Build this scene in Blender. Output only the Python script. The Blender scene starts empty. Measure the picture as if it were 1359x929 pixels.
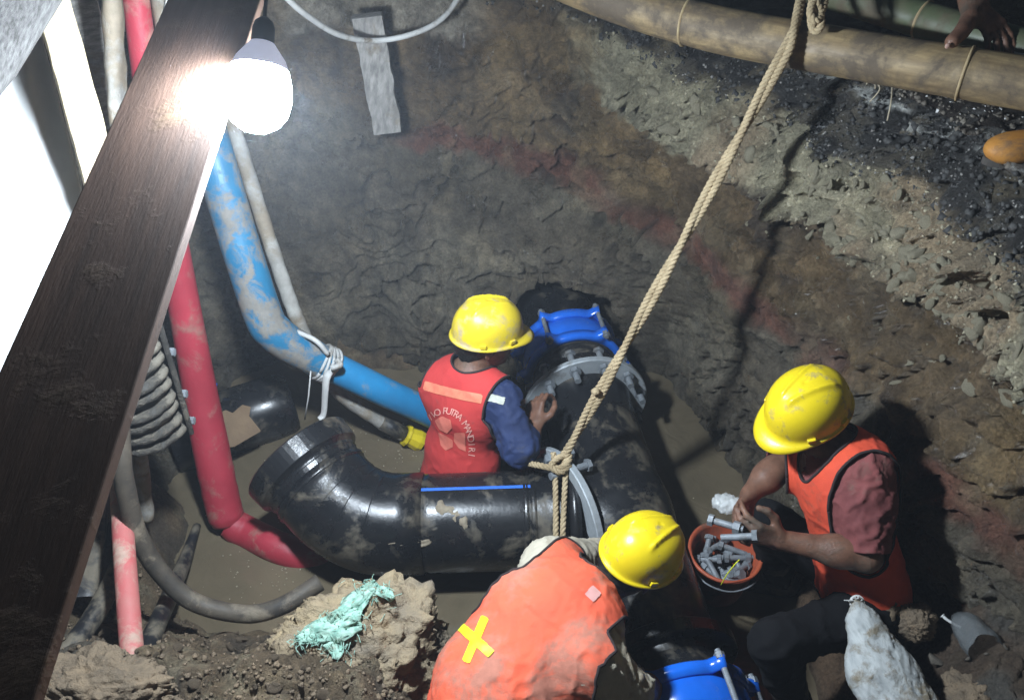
import bpy, math, random
import numpy as np
from mathutils import Vector, Matrix
from mathutils.bvhtree import BVHTree

# ------------------------------------------------------------------ camera, world, light
sc = bpy.context.scene
COL = sc.collection
PITCH = math.radians(42.0); CH = 2.6; FPX = 1131.0
cam_d = bpy.data.cameras.new('camera'); cam = bpy.data.objects.new('camera', cam_d); COL.objects.link(cam)
cam_d.sensor_width = 36; cam_d.lens = 36*FPX/1359; cam_d.clip_start = .05; cam_d.clip_end = 200
cam.location = (0, 0, CH); cam.rotation_euler = (math.pi/2-PITCH, 0, 0)
sc.camera = cam
world = bpy.data.worlds.new('World'); sc.world = world; world.use_nodes = True
wn = world.node_tree; bg = wn.nodes['Background']
sky = wn.nodes.new('ShaderNodeTexSky'); sky.sky_type = 'NISHITA'; sky.sun_disc = False
sky.sun_elevation = math.radians(4); sky.sun_rotation = math.radians(120)
wn.links.new(sky.outputs[0], bg.inputs[0]); bg.inputs[1].default_value = 0.03
sc.view_settings.view_transform = 'Standard'; sc.view_settings.look = 'None'
sc.view_settings.exposure = 0.0; sc.view_settings.gamma = 1.0
BULB_L = 1500.0       # radiance of the lamp's lit dome
HAZE = 0.0058
sc.render.engine = 'CYCLES'
sc.cycles.use_denoising = True
sc.cycles.max_bounces = 6; sc.cycles.diffuse_bounces = 3; sc.cycles.glossy_bounces = 3
sc.cycles.transmission_bounces = 4; sc.cycles.volume_bounces = 0
sc.cycles.caustics_reflective = False; sc.cycles.caustics_refractive = False
sc.cycles.sample_clamp_indirect = 4.0

# ------------------------------------------------------------------ picture <-> place
CP, SP = math.cos(PITCH), math.sin(PITCH)
def ray(px, py):
    u = (px-680)/FPX; v = (464-py)/FPX
    return np.array([u, CP+SP*v, -SP+CP*v])
def W(px, py, d): return np.array([0, 0, CH]) + ray(px, py)*d
def Wz(px, py, z):
    r = ray(px, py); return np.array([0, 0, CH]) + r*((z-CH)/r[2])
def proj(p):
    q = np.asarray(p)-np.array([0, 0, CH]); d = q[1]*CP-q[2]*SP
    return 680+FPX*q[0]/d, 464-FPX*(q[1]*SP+q[2]*CP)/d, d
def A(*v): return np.array(v, float)
def unit(v): v = np.asarray(v, float); return v/np.linalg.norm(v)

# ------------------------------------------------------------------ numpy noise
def _h(ix, iy, iz, s=0):
    n = (ix.astype(np.int64)*73856093) ^ (iy.astype(np.int64)*19349663) ^ (iz.astype(np.int64)*83492791) ^ (s*2654435 + 12345)
    n = (n ^ (n >> 13))*1274126177 & 0x7fffffff
    n = (n ^ (n >> 16))*668265263 & 0x7fffffff
    return ((n ^ (n >> 15)) & 0xffffff)/float(0xffffff)
def vnoise(p, s=0):
    p = np.asarray(p); f = np.floor(p); t = p-f; t = t*t*t*(t*(t*6-15)+10); i = f.astype(np.int64)
    x, y, z = i[..., 0], i[..., 1], i[..., 2]; r = 0
    for a in (0, 1):
        wx = t[..., 0] if a else 1-t[..., 0]
        for b in (0, 1):
            wy = t[..., 1] if b else 1-t[..., 1]
            for c in (0, 1):
                wz = t[..., 2] if c else 1-t[..., 2]
                r = r+wx*wy*wz*_h(x+a, y+b, z+c, s)
    return r*2-1
def fbm(p, o=4, s=0, g=.5):
    r = 0; a = 1; n = 0
    for k in range(o):
        r = r+a*vnoise(p*(2.03**k)+k*7.3, s+k); n += a; a *= g
    return r/n
def worley(p, s=0, vec=False):
    f = np.floor(p); i = f.astype(np.int64); F1 = np.full(p.shape[:-1], 9.); F2 = F1.copy(); ID = np.zeros(p.shape[:-1]); O = np.zeros(p.shape)
    for a in (-1, 0, 1):
        for b in (-1, 0, 1):
            for c in (-1, 0, 1):
                x, y, z = i[..., 0]+a, i[..., 1]+b, i[..., 2]+c
                q = np.stack([x+_h(x, y, z, s+1), y+_h(x, y, z, s+2), z+_h(x, y, z, s+3)], -1)
                d = np.linalg.norm(q-p, axis=-1); idv = _h(x, y, z, s+4)
                m = d < F1; F2 = np.where(m, F1, np.minimum(F2, d)); ID = np.where(m, idv, ID); F1 = np.where(m, d, F1)
                if vec: O = np.where(m[..., None], p-q, O)
    return (F1, F2, ID, O) if vec else (F1, F2, ID)
def sst(a, b, x): t = np.clip((x-a)/(b-a), 0, 1); return t*t*(3-2*t)

# ------------------------------------------------------------------ linking things and parts
def thing(name, label, cat, loc=(0, 0, 0), group=None):
    o = bpy.data.objects.new(name, None); COL.objects.link(o); o.location = Vector([float(x) for x in loc])
    o.empty_display_size = .05
    o['label'] = label; o['category'] = cat
    if group: o['group'] = group
    return o
def tag(o, label, cat, group=None):
    o['label'] = label; o['category'] = cat
    if group: o['group'] = group
    return o
def world_of(o):
    l = np.array(o.location)
    while o.parent: o = o.parent; l = l+np.array(o.location)
    return l
def link(name, me, m=None, parent=None, label=None):
    """links a mesh whose vertices are in world coordinates, below parent"""
    o = bpy.data.objects.new(name, me); COL.objects.link(o)
    if m is not None and not me.materials: me.materials.append(m)
    if parent is not None:
        o.parent = parent; o.location = Vector(-world_of(parent))
    if label: o['label'] = label
    return o
def mesh(V, F, smooth=True, cols=None, name='m'):
    me = bpy.data.meshes.new(name)
    V = np.asarray(V, float)
    if isinstance(F, np.ndarray) and F.ndim == 2:
        n = F.shape[1]; me.vertices.add(len(V)); me.vertices.foreach_set('co', V.astype(np.float32).ravel())
        me.loops.add(F.size); me.loops.foreach_set('vertex_index', F.astype(np.int32).ravel())
        me.polygons.add(len(F)); me.polygons.foreach_set('loop_start', np.arange(0, F.size, n, dtype=np.int32))
        me.update(calc_edges=True)
    else:
        me.from_pydata([tuple(v) for v in V], [], [tuple(int(i) for i in f) for f in F]); me.update()
    if smooth: me.polygons.foreach_set('use_smooth', np.ones(len(me.polygons), bool))
    if cols is not None:
        ca = me.color_attributes.new('Col', 'FLOAT_COLOR', 'POINT')
        c = np.ones((len(V), 4), np.float32); c[:, :3] = cols; ca.data.foreach_set('color', c.ravel())
    me.validate()
    return me
class MB:
    """collects shapes into one mesh"""
    def __init__(s): s.V = []; s.F = []; s.n = 0
    def add(s, V, F):
        V = np.asarray(V, float); s.V.append(V); s.F += [tuple(int(i)+s.n for i in f) for f in F]; s.n += len(V); return s
    def me(s, smooth=True): return mesh(np.concatenate(s.V), s.F, smooth)
def frames(P):
    P = np.asarray(P, float); T = np.gradient(P, axis=0); T /= np.linalg.norm(T, axis=1)[:, None]
    n = np.cross(T[0], [0, 0, 1]);
    if np.linalg.norm(n) < .1: n = np.cross(T[0], [1, 0, 0])
    N = []
    for t in T:
        n = n-t*np.dot(n, t); n = n/np.linalg.norm(n); N.append(n)
    N = np.array(N); return T, N, np.cross(T, N)
def spline(pts, n=12):
    P = np.asarray(pts, float); P = np.vstack([2*P[0]-P[1], P, 2*P[-1]-P[-2]]); o = []
    for i in range(1, len(P)-2):
        for k in range(n):
            t = k/n; a, b, c, d = P[i-1], P[i], P[i+1], P[i+2]
            o.append(.5*((2*b)+(-a+c)*t+(2*a-5*b+4*c-d)*t*t+(-a+3*b-3*c+d)*t**3))
    o.append(P[-2]); return np.array(o)
def resample(P, step):
    P = np.asarray(P, float); L = np.r_[0, np.cumsum(np.linalg.norm(np.diff(P, axis=0), axis=1))]
    s = np.linspace(0, L[-1], max(2, int(L[-1]/step)+1)); return np.stack([np.interp(s, L, P[:, k]) for k in range(P.shape[1])], -1)
def tube(P, r, n=16, cap=True, flat=None):
    """P (m,3) centre line, r radius or (m,) radii"""
    P = np.asarray(P, float); m = len(P); r = np.broadcast_to(r, (m,)); T, N, B = frames(P)
    a = np.arange(n)/n*2*math.pi; fl = 1 if flat is None else flat
    V = P[:, None]+r[:, None, None]*(np.cos(a)[None, :, None]*N[:, None]+fl*np.sin(a)[None, :, None]*B[:, None])
    V = V.reshape(-1, 3); F = []
    for i in range(m-1):
        for k in range(n):
            k2 = (k+1) % n; F.append((i*n+k, i*n+k2, (i+1)*n+k2, (i+1)*n+k))
    if cap:
        F.append(tuple(range(n))[::-1]); F.append(tuple((m-1)*n+k for k in range(n)))
    return V, F
def lathe(c, d, prof, n=40, close=False, ref=(0, 0, 1)):
    """prof: list of (axial, radius) about the axis through c along d"""
    d = unit(d); x = np.cross(d, ref); x = unit(x) if np.linalg.norm(x) > .05 else unit(np.cross(d, (1, 0, 0))); y = np.cross(d, x)
    a = np.arange(n)/n*2*math.pi; V = []; F = []; m = len(prof)
    for (z, r) in prof:
        V.append(c+d*z+r*(np.cos(a)[:, None]*x+np.sin(a)[:, None]*y))
    V = np.concatenate(V)
    for i in range(m if close else m-1):
        j = (i+1) % m
        for k in range(n):
            k2 = (k+1) % n; F.append((i*n+k, j*n+k, j*n+k2, i*n+k2))
    return V, F
def box(c, ax, ay, az):
    """box with centre c and half-extent vectors"""
    c, ax, ay, az = [np.asarray(q, float) for q in (c, ax, ay, az)]
    V = [c+sx*ax+sy*ay+sz*az for sz in (-1, 1) for sy in (-1, 1) for sx in (-1, 1)]
    return V, [(0, 2, 3, 1), (4, 5, 7, 6), (0, 1, 5, 4), (2, 6, 7, 3), (1, 3, 7, 5), (0, 4, 6, 2)]
def bevel(o, w=.003, seg=2):
    b = o.modifiers.new('bevel', 'BEVEL'); b.width = w; b.segments = seg; b.limit_method = 'ANGLE'; b.angle_limit = .7; return o
def normals(V, F3):
    n = np.zeros_like(V); f = np.cross(V[F3[:, 1]]-V[F3[:, 0]], V[F3[:, 2]]-V[F3[:, 0]])
    for k in range(3): np.add.at(n, F3[:, k], f)
    return n/(np.linalg.norm(n, axis=1)[:, None]+1e-12)
def ico(sub=2):
    import bmesh
    bm = bmesh.new(); bmesh.ops.create_icosphere(bm, subdivisions=sub, radius=1); V = np.array([v.co[:] for v in bm.verts]); F = np.array([[v.index for v in f.verts] for f in bm.faces]); bm.free(); return V, F

# ------------------------------------------------------------------ materials
def newmat(name):
    m = bpy.data.materials.new(name); m.use_nodes = True; nt = m.node_tree; b = nt.nodes['Principled BSDF']; return m, nt, b
def nd(nt, t, **kw):
    n = nt.nodes.new(t)
    for k, v in kw.items():
        if k.startswith('i_'): n.inputs[int(k[2:]) if k[2:].isdigit() else k[2:]].default_value = v
        else: setattr(n, k, v)
    return n
def noise(nt, scale, detail=6, rough=.6, vec=None, dist=0.0):
    n = nd(nt, 'ShaderNodeTexNoise'); n.inputs['Scale'].default_value = scale; n.inputs['Detail'].default_value = detail
    n.inputs['Roughness'].default_value = rough; n.inputs['Distortion'].default_value = dist
    if vec is not None: nt.links.new(vec, n.inputs['Vector'])
    return n.outputs['Fac']
def ramp(nt, fac, stops):
    r = nd(nt, 'ShaderNodeValToRGB'); nt.links.new(fac, r.inputs[0]); e = r.color_ramp.elements
    while len(e) < len(stops): e.new(.5)
    for k, (p, c) in enumerate(stops):
        e[k].position = p; c = (c, c, c) if not hasattr(c, '__len__') else c; e[k].color = (*c, 1)
    return r.outputs[0]
def mix(nt, fac, a, b, mode='MIX'):
    n = nd(nt, 'ShaderNodeMix', data_type='RGBA', blend_type=mode)
    for sock, v in ((n.inputs[0], fac), (n.inputs[6], a), (n.inputs[7], b)):
        if isinstance(v, bpy.types.NodeSocket): nt.links.new(v, sock)
        elif hasattr(v, '__len__'): sock.default_value = (*v, 1)
        else: sock.default_value = v
    return n.outputs[2]
def mat(name, base, base2=None, scale=8, rough=.5, rough2=None, bump=.3, bscale=60, mud=0, mudcol=(.16, .125, .085), mudscale=7,
        metal=0, stretch=None, spec=.5, coat=0, transmission=0, ior=1.45, detail=6, fine=None, mudrough=.75, sss=0, bdist=.004):
    m, nt, b = newmat(name)
    tc = nd(nt, 'ShaderNodeTexCoord').outputs['Object']
    if stretch is not None:
        mp = nd(nt, 'ShaderNodeMapping', vector_type='TEXTURE'); mp.inputs['Scale'].default_value = tuple(1/q for q in stretch[0]); mp.inputs['Rotation'].default_value = stretch[1]
        nt.links.new(tc, mp.inputs[0]); vec = mp.outputs[0]
    else: vec = tc
    base2 = base2 or tuple(c*.75 for c in base)
    n1 = noise(nt, scale, detail, .6, vec)
    col = ramp(nt, n1, [(.32, base2), (.68, base)])
    rr = ramp(nt, noise(nt, scale*1.7, 4, .6, vec), [(.3, rough), (.7, rough2 if rough2 is not None else min(1, rough*1.25))])
    if mud:
        mk = noise(nt, mudscale, 8, .68, tc, .3); t = .70-.36*mud
        mf = ramp(nt, mk, [(max(0, t-.05), 0.), (min(1, t+.07), 1.)])
        mc = mix(nt, noise(nt, 40, 4, .6, tc), tuple(c*.6 for c in mudcol), tuple(min(1, c*1.35) for c in mudcol))
        col = mix(nt, mf, col, mc); rr = mix(nt, mf, rr, (mudrough,)*3)
    nt.links.new(col, b.inputs['Base Color']); nt.links.new(rr, b.inputs['Roughness'])
    b.inputs['Metallic'].default_value = metal; b.inputs['Specular IOR Level'].default_value = spec
    b.inputs['Coat Weight'].default_value = coat; b.inputs['Coat Roughness'].default_value = .15
    b.inputs['Transmission Weight'].default_value = transmission; b.inputs['IOR'].default_value = ior
    if sss: b.inputs['Subsurface Weight'].default_value = sss; b.inputs['Subsurface Radius'].default_value = (.01, .004, .002)
    if bump:
        bp = nd(nt, 'ShaderNodeBump'); bp.inputs['Strength'].default_value = bump; bp.inputs['Distance'].default_value = bdist
        h = noise(nt, bscale, 5, .65, vec)
        if mud:
            h = mix(nt, .5, h, mf)
        nt.links.new(h, bp.inputs['Height']); nt.links.new(bp.outputs[0], b.inputs['Normal'])
    return m
def align(d):
    return tuple(Vector((1, 0, 0)).rotation_difference(Vector([float(x) for x in d])).to_euler())
def earth_mat(name, rough_lo=.16, rough_hi=.7, bump=.9, wet=True):
    """soil: colour by vertex attribute Col, broken up by fine grain"""
    m, nt, b = newmat(name); tc = nd(nt, 'ShaderNodeTexCoord').outputs['Object']
    at = nd(nt, 'ShaderNodeAttribute', attribute_name='Col').outputs['Color']
    n1 = noise(nt, 22, 10, .7, tc); n2 = noise(nt, 110, 6, .7, tc); n3 = noise(nt, 5, 6, .6, tc)
    c = mix(nt, 1.0, at, ramp(nt, n1, [(.3, .55), (.7, 1.35)]), 'MULTIPLY')
    c = mix(nt, 1.0, c, ramp(nt, n2, [(.3, .65), (.7, 1.3)]), 'MULTIPLY')
    v = nd(nt, 'ShaderNodeTexVoronoi'); v.inputs['Scale'].default_value = 95; nt.links.new(tc, v.inputs['Vector'])
    peb = ramp(nt, v.outputs['Distance'], [(.12, 1.), (.22, 0.)]); 
    sel = mix(nt, 1.0, peb, ramp(nt, noise(nt, 9, 3, .5, tc), [(.56, 0.), (.70, .55)]), 'MULTIPLY')
    c = mix(nt, sel, c, mix(nt, v.outputs['Color'], (.10, .08, .06), (.34, .30, .24)))
    nt.links.new(c, b.inputs['Base Color'])
    rr = ramp(nt, n3, [(.38, rough_lo), (.62, rough_hi)]); nt.links.new(rr, b.inputs['Roughness'])
    b.inputs['Specular IOR Level'].default_value = .45
    bp = nd(nt, 'ShaderNodeBump'); bp.inputs['Strength'].default_value = bump; bp.inputs['Distance'].default_value = .055
    h = mix(nt, .45, noise(nt, 26, 14, .78, tc, .4), noise(nt, 90, 8, .75, tc)); nt.links.new(h, bp.inputs['Height'])
    bp2 = nd(nt, 'ShaderNodeBump'); bp2.inputs['Strength'].default_value = .5; bp2.inputs['Distance'].default_value = .006
    nt.links.new(mix(nt, .5, peb, v.outputs['Distance']), bp2.inputs['Height']); nt.links.new(bp.outputs[0], bp2.inputs['Normal'])
    nt.links.new(bp2.outputs[0], b.inputs['Normal'])
    if wet:
        nt.links.new(ramp(nt, noise(nt, 3.1, 6, .65, tc), [(.42, 0.), (.6, .9)]), b.inputs['Coat Weight']); b.inputs['Coat Roughness'].default_value = .14; b.inputs['Coat IOR'].default_value = 1.4; nt.links.new(bp2.outputs[0], b.inputs['Coat Normal'])
    return m

MUD = (.17, .135, .095); GREYMUD = (.30, .28, .24)
m_wall = earth_mat('pit_earth'); m_soil = earth_mat('heaped_earth', .5, .9, 1.0, False)
m_clod = mat('pale_clay', (.43, .385, .27), (.29, .255, .18), 14, .75, .9, .9, 45, detail=10, bdist=.01)
m_black = mat('black_polyethylene', (.014, .0145, .016), (.008, .0085, .01), 6, .2, .36, .3, 60, mud=.36, mudcol=(.10, .085, .062), mudscale=6)
m_black2 = mat('wet_black_rubber', (.02, .021, .023), (.01, .01, .012), 9, .35, .6, .3, 70, mud=.55, mudcol=(.13, .11, .08), mudscale=9)
m_bstripe = mat('blue_stripe', (.04, .16, .62), (.03, .12, .48), 30, .4, bump=.1)
m_nail = mat('thumb_nail', (.42, .27, .22), rough=.35, bump=0)
m_galv = mat('galvanised_steel', (.42, .45, .47), (.30, .33, .35), 16, .42, .6, .25, 90, metal=.3, mud=.2, mudcol=(.14, .12, .09))
m_bolt = mat('dull_zinc', (.24, .26, .28), (.15, .165, .18), 40, .5, .65, .3, 150, metal=.25, mud=.2)
m_blue = mat('blue_epoxy_coat', (.012, .15, .72), (.01, .11, .55), 8, .16, .25, .08, 90, mud=.18, mudcol=(.05, .07, .12), coat=.3)
m_rubber = mat('black_rubber', (.012, .012, .014), rough=.6, bump=.1)
m_yel = mat('yellow_helmet_plastic', (.74, .56, .012), (.64, .48, .012), 5, .25, .4, .12, 200, mud=.20, mudcol=(.30, .24, .12), mudscale=15, mudrough=.6)
m_yel2 = mat('clean_yellow_plastic', (.72, .56, .02), rough=.3, bump=.05, mud=.1)
m_yel3 = mat('dusty_yellow_helmet_plastic', (.72, .55, .02), (.58, .44, .03), 6, .3, .45, .12, 200, mud=.42, mudcol=(.42, .33, .20), mudscale=11, mudrough=.7)
m_skin = mat('brown_skin', (.20, .10, .064), (.11, .055, .036), 28, .35, .55, .6, 190, mud=.38, mudcol=(.10, .07, .05), sss=.05)
m_hair = mat('black_hair', (.012, .011, .010), (.005, .005, .005), 60, .5, .7, 1.0, 220, stretch=((1, 1, .2), (0, 0, 0)))
m_orange = mat('orange_vest_cloth', (.80, .125, .055), (.66, .10, .05), 5, .8, .9, .5, 260, mud=.48, mudcol=(.40, .15, .10), mudscale=5, mudrough=.85)
m_redvest = mat('red_vest_cloth', (.60, .05, .045), (.46, .035, .035), 5, .8, .9, .5, 260, mud=.12, mudcol=(.30, .06, .05))
m_orange2 = mat('orange_red_vest_cloth', (.72, .085, .03), (.55, .06, .03), 6, .8, .9, .5, 260, mud=.2, mudcol=(.3, .07, .04))
m_bind = mat('dark_binding_tape', (.03, .02, .02), rough=.85, bump=.1)
m_navy = mat('navy_work_shirt', (.014, .03, .10), (.009, .018, .062), 6, .7, .85, .5, 220, mud=.2, mudcol=(.05, .05, .055))
m_beige = mat('beige_shirt', (.46, .42, .33), (.36, .32, .25), 7, .8, .9, .5, 240, mud=.35, mudcol=(.24, .19, .13))
m_maroon = mat('faded_maroon_shirt', (.21, .058, .055), (.13, .035, .035), 7, .85, .9, .5, 240, mud=.2, mudcol=(.16, .09, .07))
m_trou = mat('dark_wet_trousers', (.007, .007, .008), (.004, .004, .005), 8, .9, .95, .5, 160, mud=.12, spec=.2, mudcol=(.03, .025, .02))
m_refl = mat('grey_reflective_tape', (.42, .43, .37), (.30, .31, .27), 20, .45, .6, .3, 200, mud=.2)
m_hiv = mat('yellow_green_tape', (.80, .80, .02), (.62, .66, .02), 25, .4, .55, .3, 180)
m_ostripe = mat('orange_reflective_tape', (.80, .26, .15), (.66, .16, .10), 25, .5, .7, .3, 180)
m_print = mat('pale_red_print', (.82, .42, .36), (.76, .34, .28), 30, .7, bump=.1)
m_emblem = mat('light_red_print', (.80, .22, .16), (.72, .17, .12), 30, .7, bump=.1)
m_label = mat('pink_cloth_label', (.82, .42, .38), rough=.8, bump=.2)
m_rope = mat('jute_rope', (.46, .36, .22), (.28, .21, .12), 18, .8, .95, .9, 240)
m_wood = mat('dark_hardwood', (.135, .075, .05), (.08, .046, .031), 5, .7, .85, .25, 30, stretch=((.9, 9, 9), align(W(45, 929, .8)-W(345, 0, 1.54))), mud=.3, mudcol=(.14, .085, .05))
m_timber = mat('pale_timber', (.62, .52, .36), (.42, .32, .2), 10, .7, .85, .5, 60, stretch=((6, 6, 1), (0, 0, 0)), mud=.25, mudcol=(.35, .28, .2))
m_greywood = mat('weathered_grey_wood', (.30, .285, .26), (.12, .112, .105), 16, .8, .9, .8, 70, stretch=((2, 10, 1.2), (0, .3, .4)), mud=.3)
m_sheet = mat('white_plastic_sheet', (.82, .82, .80), (.70, .70, .68), 6, .5, .6, .2, 40)
m_bamboo = mat('weathered_bamboo', (.34, .25, .13), (.14, .095, .05), 5, .38, .6, .3, 60, stretch=((1.0, 9, 9), align(W(1300, 96, 2.24)-W(1000, 44, 2.5))), mud=.5, mudcol=(.10, .075, .05), mudscale=4)
m_bamring = mat('pale_bamboo_node', (.42, .33, .18), (.28, .2, .11), 20, .6, bump=.3)
m_gbam = mat('green_bamboo', (.075, .10, .05), (.12, .10, .065), 6, .4, .6, .3, 60, mud=.35, mudcol=(.1, .08, .05))
m_red = mat('red_layflat_hose', (.40, .035, .055), (.30, .025, .04), 6, .45, .6, .5, 60, mud=.34, mudcol=(.30, .12, .10), mudscale=10)
m_pink = mat('muddy_red_pipe', (.46, .075, .08), (.40, .14, .125), 9, .6, .8, .5, 60, mud=.5, mudcol=(.42, .28, .22), mudscale=9)
m_bluepipe = mat('muddy_blue_pipe', (.015, .17, .32), (.012, .12, .23), 7, .35, .5, .5, 70, mud=.58, mudcol=(.20, .19, .17), mudscale=11)
m_bluepipe2 = mat('blue_pipe', (.02, .25, .52), (.02, .19, .40), 7, .3, .5, .2, 70, mud=.2, mudcol=GREYMUD, mudscale=7)
m_grey = mat('grey_muddy_pole', (.36, .35, .32), (.2, .19, .17), 15, .75, .9, .7, 60, mud=.5, mudcol=(.22, .18, .13))
m_fin = mat('mud_caked_casting', (.055, .05, .043), (.025, .023, .02), 12, .6, .8, .8, 60, mud=.5, mudcol=(.12, .105, .082), mudscale=12, bdist=.012)
m_hose = mat('muddy_hose', (.11, .09, .066), (.04, .035, .03), 9, .55, .75, .6, 70, mud=.4, mudcol=(.20, .165, .12))
m_net = mat('green_woven_sack', (.42, .60, .49), (.17, .34, .27), 45, .7, .85, .8, 160, mud=.25, mudcol=(.32, .33, .24), mudscale=18)
m_sack = mat('white_woven_sack', (.50, .52, .51), (.34, .36, .36), 14, .6, .75, 1.0, 90, mud=.5, mudcol=(.24, .20, .14), mudscale=12, stretch=((1, 1, 5), (0, .5, .3)))
m_card = mat('wet_cardboard', (.22, .15, .09), (.15, .10, .06), 9, .8, .9, .4, 80)
m_bucket = mat('terracotta_plastic', (.40, .085, .035), (.30, .06, .03), 8, .4, .6, .2, 60, mud=.35, mudcol=(.12, .07, .045))
m_boot = mat('tan_boot_leather', (.50, .23, .045), (.33, .14, .03), 12, .5, .7, .5, 90, mud=.25, mudcol=(.16, .10, .06))
m_sole = mat('grey_boot_sole', (.07, .062, .055), rough=.8, bump=.4)
m_white = mat('white_plastic', (.74, .74, .72), rough=.4, bump=.1, mud=.15)
m_cable = mat('white_grey_cable', (.50, .50, .48), (.38, .38, .37), 12, .5, bump=.2, mud=.3)
m_green = mat('green_packet', (.16, .32, .12), rough=.35, bump=.2)
m_ink = mat('blue_black_ink', (.03, .05, .12), rough=.6, bump=0)
m_straw = mat('dry_root', (.42, .36, .26), rough=.8, bump=.2)
m_cord = mat('dark_cord', (.02, .03, .04), rough=.5, bump=.1)
m_lampbody, _nt, _b = newmat('self_lit_lamp_neck'); _b.inputs['Base Color'].default_value = (.8, .8, .82, 1); _b.inputs['Emission Color'].default_value = (.72, .76, 1, 1); _b.inputs['Emission Strength'].default_value = .42  # weak emission added so the neck shows pale, as if lit through
m_plas, _nt, _b = newmat('clear_plastic'); _b.inputs['Base Color'].default_value = (.85, .88, .88, 1); _b.inputs['Roughness'].default_value = .15
_b.inputs['Alpha'].default_value = .35
m_plas2, _nt, _b = newmat('scratched_grey_plastic'); _b.inputs['Base Color'].default_value = (.20, .215, .22, 1); _b.inputs['Roughness'].default_value = .22
_b.inputs['Alpha'].default_value = .42
m_glow, _nt, _b = newmat('lit_lamp_dome'); _b.inputs['Base Color'].default_value = (1, 1, 1, 1)
_b.inputs['Emission Color'].default_value = (.78, .89, 1.0, 1); _b.inputs['Emission Strength'].default_value = BULB_L
m_water, _nt, _b = newmat('muddy_water')
_tc = nd(_nt, 'ShaderNodeTexCoord').outputs['Object']
_nt.links.new(ramp(_nt, noise(_nt, 2.2, 5, .6, _tc, .6), [(.3, (.085, .070, .046)), (.7, (.155, .123, .080))]), _b.inputs['Base Color'])
_b.inputs['Roughness'].default_value = .05; _b.inputs['Specular IOR Level'].default_value = .5
_bp = nd(_nt, 'ShaderNodeBump'); _bp.inputs['Strength'].default_value = .4; _bp.inputs['Distance'].default_value = .025
_nt.links.new(noise(_nt, 7, 7, .55, _tc, 1.2), _bp.inputs['Height']); _nt.links.new(_bp.outputs[0], _b.inputs['Normal'])

# ------------------------------------------------------------------ implicit shapes (blended tapered limbs) meshed with surface nets
def cone(a, b, ra, rb, k=.03, flat=None): return dict(t='c', a=np.asarray(a, float), b=np.asarray(b, float), ra=ra, rb=rb, k=k, flat=flat)
def ell(c, axes, r, k=.03): return dict(t='e', c=np.asarray(c, float), M=np.array([unit(x) for x in axes]), r=np.array(r, float), k=k)
def pd(p, P):
    if p['t'] == 'c':
        a, b = p['a'], p['b']; ab = b-a; q = P-a; sc_ = 1
        if p['flat'] is not None:
            ax, f = unit(p['flat'][0]), p['flat'][1]; q = q+(q@ax)[..., None]*ax*(1/f-1); 
        t = np.clip((q@ab)/(ab@ab+1e-12), 0, 1); return np.linalg.norm(q-t[..., None]*ab, axis=-1)-(p['ra']+(p['rb']-p['ra'])*t)
    q = (P-p['c'])@p['M'].T; k0 = np.linalg.norm(q/p['r'], axis=-1); k1 = np.linalg.norm(q/p['r']**2, axis=-1)+1e-9
    return k0*(k0-1)/k1
def sdf(prims, P, cull=None):
    d = None
    for p in prims:
        e = pd(p, P); k = p['k']
        if d is None: d = e; continue
        h = np.clip(.5+.5*(d-e)/k, 0, 1); d = d*(1-h)+e*h-k*h*(1-h)
    return d
def pbound(p):
    if p['t'] == 'c':
        c = (p['a']+p['b'])/2; return c, np.linalg.norm(p['a']-p['b'])/2+max(p['ra'], p['rb'])
    return p['c'], p['r'].max()
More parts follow.
